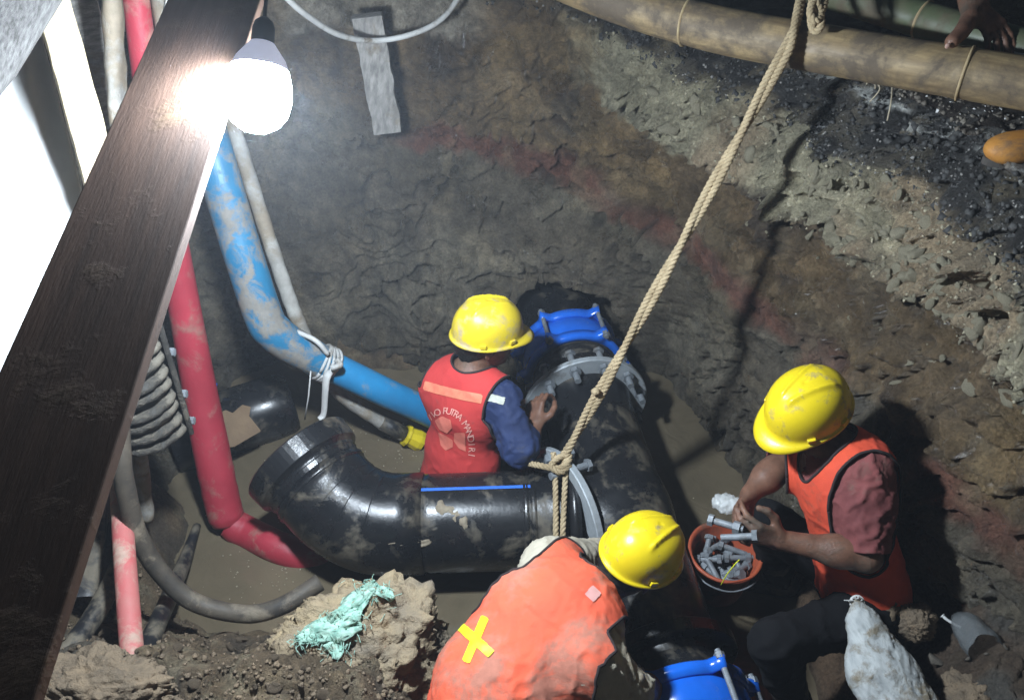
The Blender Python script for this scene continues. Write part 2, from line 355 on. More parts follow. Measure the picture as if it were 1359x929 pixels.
def nets(prims, h, off=0.0, extra=None):
    bs = [pbound(p) for p in prims]; C = np.array([b[0] for b in bs]); R = np.array([b[1] for b in bs]); Km = max(p['k'] for p in prims)
    lo = (C-R[:, None]).min(0)-off-.02; hi = (C+R[:, None]).max(0)+off+.02; nb = 12
    n = (np.ceil((hi-lo)/h/nb).astype(int)+1)*nb; D = np.full(n+1, 1.0, np.float32)
    br = nb*h*.5*1.75
    for i in range(0, n[0], nb):
        for j in range(0, n[1], nb):
            for k in range(0, n[2], nb):
                c = lo+h*(np.array([i, j, k])+nb/2); dd = np.linalg.norm(C-c, axis=1)-R; sel = [q for q in range(len(prims)) if dd[q] < br+Km+off+.03]
                if not sel: continue
                ps = [prims[q] for q in sel]; d0 = float(sdf(ps, c[None])[0])-off
                if d0 > br*1.6+.02 : continue
                if d0 < -br*1.6-.02: D[i:i+nb+1, j:j+nb+1, k:k+nb+1] = -1; continue
                g = np.stack(np.meshgrid(*[lo[q]+h*np.arange(s, s+nb+1) for q, s in enumerate((i, j, k))], indexing='ij'), -1)
                v = sdf(ps, g)-off
                if extra is not None: v = v+extra(g)
                D[i:i+nb+1, j:j+nb+1, k:k+nb+1] = v
    S = D < 0; cnt = np.zeros(n, np.int8)
    for a in (0, 1):
        for b in (0, 1):
            for c in (0, 1): cnt += S[a:n[0]+a, b:n[1]+b, c:n[2]+c]
    act = (cnt > 0) & (cnt < 8); I = np.argwhere(act); idx = np.full(n, -1, np.int64); idx[act] = np.arange(len(I))
    acc = np.zeros((len(I), 3)); num = np.zeros(len(I))
    cs = [(a, b, c) for a in (0, 1) for b in (0, 1) for c in (0, 1)]
    for x in cs:
        for ax in range(3):
            if x[ax]: continue
            y = list(x); y[ax] = 1
            d0 = D[I[:, 0]+x[0], I[:, 1]+x[1], I[:, 2]+x[2]]; d1 = D[I[:, 0]+y[0], I[:, 1]+y[1], I[:, 2]+y[2]]
            m = (d0 < 0) != (d1 < 0); t = np.where(m, d0/(d0-d1+1e-12), 0)
            p = np.tile(np.array(x, float), (len(I), 1)); p[:, ax] = t; acc[m] += p[m]; num[m] += 1
    V = lo+h*(I+acc/np.maximum(num, 1)[:, None]); Q = []
    for ax in range(3):
        b, c = (ax+1) % 3, (ax+2) % 3
        s0 = [slice(0, n[q]) for q in range(3)]; s1 = list(s0); s1[ax] = slice(1, n[ax]+1)
        A0 = S[tuple(s0)]; A1 = S[tuple(s1)]; E = np.argwhere(A0 != A1); E = E[(E[:, b] > 0) & (E[:, c] > 0)]
        if not len(E): continue
        eb = np.zeros(3, int); eb[b] = 1; ec = np.zeros(3, int); ec[c] = 1
        g = lambda e: idx[e[:, 0], e[:, 1], e[:, 2]]
        q = np.stack([g(E-eb-ec), g(E-ec), g(E), g(E-eb)], 1); fl = ~A0[E[:, 0], E[:, 1], E[:, 2]]
        q[fl] = q[fl][:, ::-1]; Q.append(q[(q >= 0).all(1)])
    return V, np.concatenate(Q)
def tri(Q): return np.concatenate([Q[:, [0, 1, 2]], Q[:, [0, 2, 3]]])
def clip(V, T, g):
    """keeps the part of a triangle mesh where g > 0, with a clean cut edge"""
    s = g > 0; c = s[T].sum(1); out = [tuple(t) for t in T[c == 3]]; V = list(V); ed = {}
    def cut(a, b):
        key = (min(a, b), max(a, b))
        if key not in ed:
            t = g[a]/(g[a]-g[b]); ed[key] = len(V); V.append(V[a]+(V[b]-V[a])*t)
        return ed[key]
    for t in T[(c > 0) & (c < 3)]:
        poly = []
        for i in range(3):
            a, b = t[i], t[(i+1) % 3]
            if s[a]: poly.append(a)
            if s[a] != s[b]: poly.append(cut(a, b))
        out.append(tuple(poly))
    V = np.array(V); used = sorted({i for f in out for i in f}); mp = {u: k for k, u in enumerate(used)}
    return V[used], [tuple(mp[i] for i in f) for f in out]

# ================================================================== THE PIT
def Wy(px, py, y): r = ray(px, py); return np.array([0, 0, CH])+r*(y/r[1])
plan = spline([(-1.58, .45), (-1.6, 1.2), (-1.6, 2.0), (-1.5, 2.6), (-1.15, 2.98), (-.6, 3.1), (0, 3.12), (.4, 3.05), (.67, 2.78), (.84, 2.42), (.98, 2.15), (1.1, 1.9), (1.21, 1.6), (1.33, 1.3), (1.48, .9), (1.55, .45), (1.3, .1), (.5, -.1), (-.5, -.1), (-1.3, .08), (-1.58, .45)], 14)
plan = resample(plan, .0078); nS = len(plan); T_ = np.gradient(plan, axis=0); T_ /= np.linalg.norm(T_, axis=1)[:, None]
outn = np.stack([-T_[:, 1], T_[:, 0]], -1)          # points away from the pit
zz = np.arange(-.45, 1.50, .0078); nZ = len(zz)
S, Z = np.meshgrid(np.arange(nS), zz, indexing='ij')
def leanf(z, x):
    back = sst(.9, .1, x)
    a = np.interp(z, [-.45, 0, .3, .62, .85, 1.25, 1.5], [-.30, -.22, -.15, -.07, .0, .04, .10])
    b = np.interp(z, [-.45, 0, .5, .76, .84, 1.3, 1.5], [-.05, -.03, -.03, -.02, .0, .05, .20])
    return a*back+b*(1-back)-.20*sst(.85, .50, z)*sst(-.75, -.15, x)*sst(.75, .50, x)
def strata_h(P): return P[..., 2]-.24*np.maximum(0, .5-P[..., 0])+.05*fbm(P*2.5, 3, 11)+.018*fbm(P*11, 3, 12)
px_, py_ = plan[S, 0], plan[S, 1]
L_ = leanf(Z, px_)+.10*fbm(np.stack([px_, py_, Z], -1)*1.7, 3, 3)
P0 = np.stack([px_+outn[S, 0]*L_, py_+outn[S, 1]*L_, Z], -1)
hh = strata_h(P0)
upper = sst(.72, .84, hh); pale = sst(1.04, 1.09, hh)*sst(1.36, 1.31, hh)*sst(.25, .45, P0[..., 0]); top = sst(1.30, 1.37, hh)
Q = P0+.05*np.stack([vnoise(P0*5, 21), vnoise(P0*5, 22), vnoise(P0*5, 23)], -1)
F1, F2, ID = worley(Q*np.array([5, 5, 7.])); crack = sst(.045, .0, np.abs(fbm(Q*np.array([3.1, 3.1, 4.5])+.35*fbm(Q*9, 3, 27)[..., None], 3, 28)))*sst(-.05, .22, fbm(P0*2.2, 2, 31))
gouge = sst(.05, .0, np.abs(fbm(Q*np.array([7, 7, 13.]), 2, 29)))*sst(.10, .35, fbm(P0*3.3, 2, 35))
Qd = Q+.02*np.stack([vnoise(P0*22, 24), vnoise(P0*22, 25), vnoise(P0*22, 26)], -1)
F1b, F2b, IDb, Ob = worley(Qd*np.array([9, 9, 12.]), 7, True); F1c, F2c, IDc, Oc = worley(Qd*26., 17, True)
fac = lambda O, I: (O*np.stack([np.sin(I*77), np.sin(I*131+1), np.sin(I*57+2)*1.3-.5], -1)).sum(-1)
disp = .032*fbm(P0*5, 5, 41)+.014*fbm(P0*24, 5, 51)+.034*crack*(1-upper*.3)+.014*gouge
lay = np.abs(fbm(Q*np.array([4, 4, 11.]), 3, 61)); disp += .020*sst(.10, .0, lay)*sst(.0, .3, fbm(P0*1.9, 2, 33))*(1-pale)
sw = 2.6*fbm(Q*np.array([1.9, 1.9, 2.6]), 4, 65)+1.5*P0[..., 2]+.10*fbm(Q*15, 3, 66); saw = sw*2.2-np.floor(sw*2.2); ledge_m = sst(-.18, .15, fbm(P0*2.1, 3, 67))*(1-pale)
disp += .050*(saw**2.5)*ledge_m; sw2 = 2.4*fbm(Q*np.array([4.3, 4.3, 6.]), 3, 68)-2*P0[..., 2]; saw2 = sw2*1.8-np.floor(sw2*1.8); disp += .018*(saw2**2)*sst(-.1, .25, fbm(P0*3.7, 2, 69))
rough_zone = np.clip(upper*.55+pale*.6+top*.55, 0, 1)
eb, ec = sst(0, .16, F2b-F1b), sst(0, .2, F2c-F1c); disp += rough_zone*(eb*(.034*(IDb-.5)+.075*fac(Ob, IDb))+ec*(.018*fac(Oc, IDc)+.010*(IDc-.5))*sst(-.3, .2, fbm(P0*6, 2, 78))+.036*(1-eb)*sst(-.1, .3, fbm(P0*4, 2, 76))+.016*fbm(Q*12, 4, 77))
disp -= .040*sst(.70, .64, hh)*sst(.56, .66, hh)*sst(.45, .8, P0[..., 0])
disp -= pale*.035
disp += .28*sst(.26, .18, np.hypot(P0[..., 0]-.205, (P0[..., 2]-.20)*1.0)+.05*fbm(P0*7, 3, 79))*(P0[..., 1] > 2.4)
ridge = 1-np.abs(fbm(Q*9, 4, 71)); disp -= .018*(ridge-.7)
PW = P0+np.stack([outn[S, 0]*disp, outn[S, 1]*disp, -.3*np.abs(disp)*rough_zone], -1)
def layer(c, w, col): return c*(1-w[..., None])+np.array(col)*w[..., None]
def soil_cols(P, h, n=0):
    x = P[..., 0]; f = fbm(P*4, 4, 81); f2 = fbm(P*13, 4, 82); f3 = fbm(P*1.6, 2, 85)
    c = np.ones(P.shape)*np.array([.150, .134, .108])
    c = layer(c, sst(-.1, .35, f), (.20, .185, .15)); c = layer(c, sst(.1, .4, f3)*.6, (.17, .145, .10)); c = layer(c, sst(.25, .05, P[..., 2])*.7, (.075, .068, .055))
    up = sst(.72, .80, h+.02*f2); c = layer(c, up, (.175, .130, .082)); c = layer(c, up*sst(.05, .35, f), (.27, .20, .115)); c = layer(c, up*sst(-.15, -.4, f)*.8, (.075, .062, .055))
    red = sst(.655, .70, h+.03*f2)*sst(.80, .755, h+.03*f2)*sst(-.7, -.4, x); c = layer(c, red*sst(-.5, -.1, f3+.4*f)*.95, (.20, .098, .074))
    pl = sst(1.04, 1.08, h+.06*f2+.03*f)*sst(1.345, 1.315, h+.02*f2)*sst(.18, .40, x+.1*f2)
    c = layer(c, pl, (.43, .41, .31)); c = layer(c, pl*sst(.05, .35, f2)*.6, (.27, .26, .20)); c = layer(c, pl*sst(.1, .3, f3)*.6, (.40, .29, .20))
    # whitish lime near the rim at the far side
    wl = sst(1.30, 1.38, P[..., 2]+.06*f2)*sst(-.02, -.25, x)*sst(-1.0, -.7, x); c = layer(c, wl*.8, (.42, .40, .36))
    tp = sst(1.315, 1.345, h+.02*f2)*sst(.05, .3, x); c = layer(c, tp, (.045, .045, .047)); c = layer(c, tp*sst(.0, .25, f2), (.14, .13, .11)); c = layer(c, tp*sst(.15, .35, f), (.17, .145, .10))
    ck = fbm(P*np.array([6, 6, 9.]), 4, 87); c = layer(c, sst(.04, .0, np.abs(ck))*sst(-.1, .3, f3+.3*f2)*(1-tp)*.6, (.045, .04, .036))
    c = layer(c, sst(.15, .45, fbm(P*7, 3, 86))*(1-tp)*(1-pl)*.35, (.28, .24, .17))
    return c*np.array([.98, .92, .83])*(1+.45*fbm(P*9, 4, 84))[..., None]*(1+.22*fbm(P*30, 2, 83))[..., None]
colW = soil_cols(PW, hh)*(1-.6*crack*(1-rough_zone*.5))[..., None]  # cracks darkened in the colour: wet mud and painted crevice shade
colW = layer(colW, sst(.011, .004, np.abs(PW[..., 2]-1.455+.02*fbm(PW*6, 3, 88)))*sst(.6, .9, PW[..., 0])*sst(-.3, .1, fbm(PW*9, 2, 89)), (.6, .6, .56))
ii = np.arange(nS*nZ).reshape(nS, nZ)
FW = np.stack([ii[:-1, :-1], ii[1:, :-1], ii[1:, 1:], ii[:-1, 1:]], -1).reshape(-1, 4)[:, ::-1]
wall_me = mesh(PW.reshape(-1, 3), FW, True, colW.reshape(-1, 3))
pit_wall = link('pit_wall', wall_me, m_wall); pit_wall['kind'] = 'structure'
# ground round the rim, out to the horizon
offs = [0, .012, .03, .06, .10, .15, .21, .28, .36, .46, .6, .8, 1.1, 1.6, 2.5, 5, 12, 40, 110]
sub = np.arange(0, nS, 2); rim = PW[sub, -1]; cen = np.array([0, 1.4]); ring = []
for k, o_ in enumerate(offs):
    d2 = rim[:, :2]-cen; d2 = d2/np.linalg.norm(d2, axis=1)[:, None]; q = np.empty((len(sub), 3)); q[:, :2] = rim[:, :2]+d2*o_
    amp = min(1, o_*8); q[:, 2] = 1.495*(1-amp)+amp*1.49+0*o_
    q[:, 2] += amp*(.035*fbm(np.c_[q[:, :2]*4, q[:, :1]*0], 3, 91)+.016*fbm(np.c_[q[:, :2]*18, q[:, :1]*0], 3, 92)) if o_ < 12 else 0
    if k == 0: q = rim.copy()
    ring.append(q)
RG = np.stack(ring, 1); gi = np.arange(RG.shape[0]*RG.shape[1]).reshape(RG.shape[:2])
FG = np.stack([gi[:-1, :-1], gi[1:, :-1], gi[1:, 1:], gi[:-1, 1:]], -1).reshape(-1, 4)[:, ::-1]
fg = fbm(RG*8, 4, 95); cg = np.ones(RG.shape)*np.array([.050, .036, .028]); cg = layer(cg, sst(.0, .35, fg), (.10, .075, .055)); cg = layer(cg, sst(.28, .45, fbm(RG*23, 3, 96)), (.22, .2, .17))
lime = np.zeros(RG.shape[:2]); lime[:, 1:4] = 1; lime *= sst(.1, .35, fbm(RG*6, 3, 97)+.2); cg = layer(cg, lime*.75, (.6, .6, .57))
gr = link('ground', mesh(RG.reshape(-1, 3), FG, True, cg.reshape(-1, 3)), m_soil); gr['kind'] = 'structure'
# pit floor with its banks
gx = np.arange(-1.8, 1.75, .0085); gy = np.arange(-.2, 3.3, .0085); X, Y = np.meshgrid(gx, gy, indexing='ij')
def floor_h(X, Y):
    P = np.stack([X, Y, X*0], -1); n = fbm(P*2.2, 3, 101)
    m1 = sst(1.95, .98, Y+.12*n)*sst(.08, -.42, X+.1*n)
    h = -.34+.86*m1
    h = np.maximum(h, -.34+.78*sst(-1.02, -1.5, X+.12*n)*sst(2.3, 1.9, Y)+.0)
    rb = sst(.70, 1.34, X+.10*n+.0*Y); h = np.maximum(h, -.34+.86*rb)
    h = np.maximum(h, -.34+.42*sst(1.25, .8, Y))
    h = np.maximum(h, -.34+.40*sst(2.55, 2.85, Y+.1*n)*sst(.3, -.1, X))
    land = sst(-.12, .10, h); F1, F2, ID = worley(P*9.+.25*n[..., None], 5); G1, G2, GI = worley(P*22., 6)
    left = sst(.0, -.2, X)
    h = h+land*(.040*(ID-.5)*left+.018*(ID-.5)*(1-left)+(.050*left+.012)*(.45-F1)+.022*(.5-G1)*(.35+left)+.022*fbm(P*14, 4, 103)+.012*fbm(P*40, 3, 104))
    h = h-land*.012*sst(.07, 0, F2-F1)
    return h
HF = floor_h(X, Y); PF = np.stack([X, Y, HF], -1); ff = fbm(PF*5, 4, 111); f2 = fbm(PF*17, 4, 112); f4 = fbm(PF*2, 2, 114)
cf = np.ones(PF.shape)*np.array([.19, .135, .08]); cf = layer(cf, sst(.0, .35, ff), (.28, .205, .12)); cf = layer(cf, sst(-.1, -.4, ff)*.8, (.085, .068, .05))
cf = layer(cf, sst(.1, .4, f2)*.6, (.30, .25, .16)); cf = layer(cf, sst(.5, .9, X)*.75, (.115, .080, .058)); cf = layer(cf, sst(.5, .9, X)*sst(.05, .3, ff)*.8, (.13, .125, .11))
cf = layer(cf, sst(.5, .9, X)*sst(.15, .35, f4)*.6, (.20, .115, .06)); cf = layer(cf, sst(-.95, -1.15, X)*sst(1.35, 1.2, Y)*.8, (.13, .115, .09)); cf = layer(cf, sst(.05, -.03, HF)*.6, (.07, .06, .042))
fi = np.arange(X.size).reshape(X.shape); FF = np.stack([fi[:-1, :-1], fi[1:, :-1], fi[1:, 1:], fi[:-1, 1:]], -1).reshape(-1, 4)
fme = mesh(PF.reshape(-1, 3), FF, True, cf.reshape(-1, 3)); pit_floor = link('pit_floor', fme, m_soil); pit_floor['kind'] = 'structure'
def fh(x, y): return float(floor_h(np.array([x]), np.array([y]))[0])
wv = [(-1.75, -.15, 0), (1.7, -.15, 0), (1.7, 3.3, 0), (-1.75, 3.3, 0)]
wa = link('water', mesh(wv, [(0, 1, 2, 3)], False), m_water); wa['kind'] = 'structure'
def bvh(me): return BVHTree.FromPolygons([v.co[:] for v in me.vertices], [tuple(p.vertices) for p in me.polygons])
wall_bvh = bvh(wall_me); floor_bvh = bvh(fme)
def hit(b, px, py):
    r = unit(ray(px, py)); l, n, i, d = b.ray_cast(Vector((0, 0, CH)), Vector(r)); return (None, None) if l is None else (np.array(l), np.array(n))
# loose lumps of clay: a few shapes shared by many
rng = random.Random(5); IV, IF = ico(2); IV1, IF1 = ico(1)
def lump(seed, faceted=True):
    r = np.random.RandomState(seed); s = np.array([1, r.uniform(.6, .95), r.uniform(.45, .8)]); V = IV*1.0
    for _ in range(9):
        n = unit(r.normal(size=3)); c = r.uniform(.30, .72); d = V@n; V = V-np.maximum(0, d-c)[:, None]*n
    V = V*(1+.22*fbm(V*2+seed, 3, seed))[:, None]*s; return V
def lump_me(seed, m):
    me = mesh(lump(seed), IF, False); me.materials.append(m); return me
pale_lumps = [lump_me(k, m_clod) for k in range(7)]
m_brownclod = mat('brown_clod', (.26, .19, .12), (.13, .10, .07), 14, .8, .95, .9, 60, detail=10, bdist=.015); brown_lumps = [lump_me(k+20, m_brownclod) for k in range(6)]
m_stone = mat('grey_brown_stone', (.17, .15, .12), (.10, .085, .07), 10, .6, .85, .7, 50, detail=10); stone_lumps = [lump_me(k+40, m_stone) for k in range(4)]
def put_lump(name, me, p, size, parent, n=None):
    o = bpy.data.objects.new(name, me); COL.objects.link(o); o.parent = parent; o.location = Vector(p); o.scale = (size,)*3
    o.rotation_euler = (rng.uniform(0, 6.3), rng.uniform(0, 6.3), rng.uniform(0, 6.3)); return o
cnt = 0; tries = 0
while cnt < 260 and tries < 9000:
    tries += 1; x_, y_ = rng.uniform(760, 1359), rng.uniform(50, 560); l, n = hit(wall_bvh, x_, y_)
    if l is None or n is None: continue
    h_ = float(strata_h(l)); dens = .0
    if 1.04 < h_ < 1.31 and l[0] > .45: dens = 1.0 if x_ > 1000 else .35
    elif .84 < h_ < 1.04 and l[0] > .7: dens = .10
    if rng.random() > dens: continue
    sz = rng.choice([.008, .010, .013, .018, .024, .034]) * (1.0 if rng.random() < .95 else 1.5)
    put_lump('clay_clod', rng.choice(pale_lumps), l+n*sz*.25, sz, pit_wall); cnt += 1
slab_lumps = []
for k in range(5):
    V = lump(60+k)*A(1, .8, .42); me = mesh(V, IF, False); me.materials.append(m_clod); slab_lumps.append(me)
for _ in range(36):
    x_, y_ = rng.uniform(800, 1359), rng.uniform(70, 520); l, n = hit(wall_bvh, x_, y_)
    if l is None or not 1.05 < float(strata_h(l)) < 1.30 or l[0] < .5: continue
    o = put_lump('clay_slab', rng.choice(slab_lumps), l+n*.004, rng.uniform(.032, .06), pit_wall); q_ = Vector((0, 0, 1)).rotation_difference(Vector(n)).to_matrix() @ Matrix.Rotation(rng.uniform(0, 6.3), 3, 'Z') @ Matrix.Rotation(rng.uniform(-.35, .35), 3, 'X'); o.rotation_euler = q_.to_euler()
for _ in range(110):
    x_, y_ = rng.uniform(60, 560), rng.uniform(770, 929); l, n = hit(floor_bvh, x_, y_)
    if l is None or l[2] < .03: continue
    put_lump('earth_clod', rng.choice(brown_lumps), l+n*.004, rng.choice([.010, .014, .018, .024]), pit_floor)
for _ in range(40):
    x_, y_ = rng.uniform(1130, 1359), rng.uniform(740, 929); l, n = hit(floor_bvh, x_, y_)
    if l is None or l[2] < .03: continue
    put_lump('stone', rng.choice(stone_lumps), l+n*.002, rng.choice([.008, .012, .018]), pit_floor)
for (x_, y_, s_) in ((1190, 818, .055), (1225, 800, .05), (1165, 800, .035), (1250, 880, .035), (1160, 770, .03)):
    l, n = hit(floor_bvh, x_, y_)
    if l is None: l, n = hit(wall_bvh, x_, y_)
    if l is not None: put_lump('stone', stone_lumps[rng.randrange(4)], l+n*.01, s_, pit_floor)
# crumbs: nobody could count them
mb_V = []; mb_F = []; OV = np.array([(1, 0, 0), (-1, 0, 0), (0, 1, 0), (0, -1, 0), (0, 0, 1), (0, 0, -1)], float); OF = np.array([(0, 2, 4), (2, 1, 4), (1, 3, 4), (3, 0, 4), (2, 0, 5), (1, 2, 5), (3, 1, 5), (0, 3, 5)])
def crumbs(name, m, n, region, b, cond, szs, parent):
    VV = []; FFc = []; k = 0; r = np.random.RandomState(len(name)+n)
    for _ in range(n*3):
        if k >= n: break
        l, nn = hit(b, r.uniform(region[0], region[2]), r.uniform(region[1], region[3]))
        if l is None or not cond(l): continue
        s = r.choice(szs)*r.uniform(.6, 1.4); R_ = np.linalg.qr(r.normal(size=(3, 3)))[0]; VV.append((OV*r.uniform(.6, 1.1, (6, 1)))@R_*s+l+nn*s*.3); FFc.append(OF+6*k); k += 1
    if not k: return
    o = link(name, mesh(np.concatenate(VV), np.concatenate(FFc), False), m, parent); o['kind'] = 'stuff'
crumbs('clay_crumbs', m_clod, 800, (760, 40, 1359, 640), wall_bvh, lambda l: 1.02 < strata_h(l) < 1.33 and l[0] > .3, (.004, .006, .008), pit_wall)
crumbs('dark_crumbs', mat('dark_crumb', (.06, .058, .055), (.03, .03, .03), 20, .6, .9, .3), 1600, (560, 0, 1359, 420), wall_bvh, lambda l: strata_h(l) > 1.30, (.006, .009, .014), pit_wall)
crumbs('stone_chips', mat('pale_stone_chips', (.30, .29, .27), (.14, .13, .12), 20, .7, .9, .3), 700, (560, 0, 1359, 420), wall_bvh, lambda l: strata_h(l) > 1.30, (.003, .005, .007), pit_wall)
crumbs('rim_chips', m_stone, 900, (1150, 0, 1359, 330), bvh(gr.data), lambda l: l[0] > .3, (.004, .006, .010, .014), gr)
crumbs('rim_litter', m_white, 90, (1150, 60, 1359, 330), bvh(gr.data), lambda l: l[0] > .3, (.004, .007), gr)
r_ = np.random.RandomState(8); VV = []; FFc = []
for k in range(260):
    q_ = Wz(*( (r_.uniform(460, 600), r_.uniform(555, 625)) if k < 110 else (r_.uniform(300, 420), r_.uniform(690, 800)) if k < 190 else (r_.uniform(220, 1000), r_.uniform(540, 800))), .001); VV.append(OV*A(1, 1, .3)*r_.uniform(.0015, .0045)*r_.uniform(.5, 1.5, 3)+q_); FFc.append(OF+6*k)
o = link('floating_flecks', mesh(np.concatenate(VV), np.concatenate(FFc), False), m_straw, wa); o['kind'] = 'stuff'
crumbs('earth_crumbs', m_brownclod, 1100, (40, 740, 620, 929), floor_bvh, lambda l: l[2] > .02, (.004, .006, .009), pit_floor)

# ================================================================== LAMP, PLANK, TIMBER BY THE RIM
bc = W(343, 124, 1.5); t = thing('light_bulb', 'glowing white bulb hanging on a dark cord beside the dark plank', 'light bulb', bc)
hang = unit(W(352, 20, 1.5)-bc)
dome = [(-.046, .0005), (-.044, .014), (-.036, .027), (-.022, .036), (-.005, .039), (.012, .0375), (.028, .033)]
link('lit_dome', mesh(*lathe(bc, hang, [(q*1.5, r*1.5) for q, r in dome], 32)), m_glow, t)
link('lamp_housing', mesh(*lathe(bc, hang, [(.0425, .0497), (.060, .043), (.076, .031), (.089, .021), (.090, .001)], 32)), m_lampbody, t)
link('socket', mesh(*lathe(bc, hang, [(.089, .001), (.0895, .020), (.115, .0195), (.126, .016), (.134, .007), (.135, .001)], 28)), m_cord, t)
link('cord', mesh(*tube(spline([bc+hang*.12, bc+hang*.2, bc+hang*.30+A(.004, 0, 0), bc+hang*.42+A(.004, 0, .02), bc+hang*.6+A(0, .01, .08)], 6), .0035, 8)), m_cord, t)
# plank
def slab(quad, th, n=(24, 5), warp=0.0, seed=1):
    """a board: four corners (a,b along one edge; d,c along the other), thickness away from the viewer's side"""
    a, b, c, d = quad; nn = unit(np.cross(b-a, d-a)); nu, nv = n; V = []; F = []
    for side in (0, 1):
        for i in range(nu+1):
            for j in range(nv+1):
                u, v = i/nu, j/nv; p = (a*(1-u)+b*u)*(1-v)+(d*(1-u)+c*u)*v
                p = p+nn*(th*side+warp*vnoise(np.array([u*3, v*1.5, seed]))); V.append(p)
    m = (nu+1)*(nv+1); g = lambda s, i, j: s*m+i*(nv+1)+j
    for i in range(nu):
        for j in range(nv):
            F.append((g(0, i, j), g(0, i, j+1), g(0, i+1, j+1), g(0, i+1, j))); F.append((g(1, i, j), g(1, i+1, j), g(1, i+1, j+1), g(1, i, j+1)))
    for i in range(nu):
        F.append((g(0, i, 0), g(0, i+1, 0), g(1, i+1, 0), g(1, i, 0))); F.append((g(0, i, nv), g(1, i, nv), g(1, i+1, nv), g(0, i+1, nv)))
    for j in range(nv):
        F.append((g(0, 0, j), g(1, 0, j), g(1, 0, j+1), g(0, 0, j+1))); F.append((g(0, nu, j), g(0, nu, j+1), g(1, nu, j+1), g(1, nu, j)))
    return np.array(V), F
def line_at(p0, p1, t): return p0*(1-t)+p1*t
r0, r1 = W(345, 0, 1.13), W(45, 929, .585); l0, l1 = W(222, 0, 1.13), W(-198, 929, .585)
_n = unit(np.cross(r1-r0, l0-r0)); _c = A(0, 0, CH); _n = _n if np.dot(_n, r0-_c) > 0 else -_n
_f = (np.dot(_n, bc-_c)-.019)/np.dot(_n, r0-_c); r0, r1, l0, l1 = [_c+(q-_c)*_f for q in (r0, r1, l0, l1)]   # the plank's face passes just behind the lamp's middle
q = [line_at(r0, r1, -.35), line_at(r0, r1, 1.25), line_at(l0, l1, 1.25), line_at(l0, l1, -.35)]
V, F = slab(q, .022, (50, 6), .001)
if np.dot(np.cross(q[1]-q[0], q[3]-q[0]), A(0, 0, CH)-q[0]) > 0: V, F = slab(q, -.022, (50, 6), .001)
pl = link('wooden_plank', mesh(V, F, False), m_wood); bevel(pl, .0025, 2)
tag(pl, 'broad dark brown plank leaning steeply across the near side beside the bulb', 'plank')
# white sheet, grey board, posts
sh = []; nu, nv = 40, 30; qs = [W(-80, 0, 2.1), W(42, 0, 2.15), W(150, 430, 2.05), W(-80, 600, 1.9)]
for i in range(nu+1):
    for j in range(nv+1):
        u, v = i/nu, j/nv; p = (qs[0]*(1-u)+qs[1]*u)*(1-v)+(qs[3]*(1-u)+qs[2]*u)*v
        sh.append(p+A(.012, -.008, 0)*fbm(np.array([u*5, v*3, 2.]), 3, 9)+A(.008, -.006, 0)*math.sin(u*26+2*v))
gI = np.arange((nu+1)*(nv+1)).reshape(nu+1, nv+1)
so = link('plastic_sheet', mesh(np.array(sh), np.stack([gI[:-1, :-1], gI[1:, :-1], gI[1:, 1:], gI[:-1, 1:]], -1).reshape(-1, 4)), m_sheet)
sm = so.modifiers.new('thick', 'SOLIDIFY'); sm.thickness = .002; tag(so, 'white sheet hanging behind the plank, brightly lit by the bulb', 'sheet')
V, F = slab([W(-90, -60, 1.62), W(118, -60, 1.74), W(22, 96, 1.72), W(-90, 235, 1.60)], .018, (16, 8), .001)
bo = link('grey_board', mesh(V, F, False), mat('dark_grey_wood', (.15, .145, .14), (.045, .042, .04), 16, .8, .9, .9, 70, stretch=((1, 12, 12), align((.5, .5, .7))))); bevel(bo, .002); tag(bo, 'weathered grey board with rough grain in the upper left corner', 'board')
def post(name, a, b, w, d, m, label, cat='post', twist=(1, .3, 0), group=None):
    ax = unit(b-a); x = unit(np.asarray(twist, float)-ax*np.dot(ax, twist)); y = np.cross(ax, x); V = []; n = 24; F = []
    sec = [(-1, -1), (1, -1), (1, 1), (-1, 1)]
    for i in range(n+1):
        c = a+(b-a)*i/n+x*w*.06*vnoise(np.array([i*.4, 1., w*90]))
        for sx, sy in sec: V.append(c+x*w/2*sx*(1+.04*vnoise(np.array([i*.8, sx, sy])))+y*d/2*sy)
    for i in range(n):
        for k in range(4): F.append((i*4+k, i*4+(k+1) % 4, i*4+4+(k+1) % 4, i*4+4+k))
    F += [(3, 2, 1, 0), tuple(n*4+k for k in range(4))]
    o = link(name, mesh(np.array(V), F, False), m); bevel(o, .003); return tag(o, label, cat, group)
post('timber_post', W(50, -60, 1.95), W(160, 330, 2.05), .075, .05, m_timber, 'pale square timber post standing just right of the white sheet', twist=(1, .75, 0))
post('timber_post', W(94, -60, 2.15), W(166, 330, 2.25), .085, .035, m_greywood, 'greyish timber post between the pale post and the muddy pole', twist=(1, .4, 0))
mp = spline([W(148, -60, 2.0), W(152, 60, 2.05), W(160, 170, 2.1), W(172, 400, 2.4), W(188, 620, 2.75), W(196, 690, 2.85)], 10)
tag(link('muddy_pole', mesh(*tube(mp, .024+.002*np.sin(np.arange(len(mp))*1.1), 12)), m_grey), 'thin mud spattered pole standing left of the red hose top', 'pole')
tag(link('grey_pole', mesh(*tube([W(200, -60, 2.3), W(222, 60, 2.35), W(250, 220, 2.5)], .022, 12)), m_grey), 'short grey pole seen right of the red hose beside the plank top', 'pole')

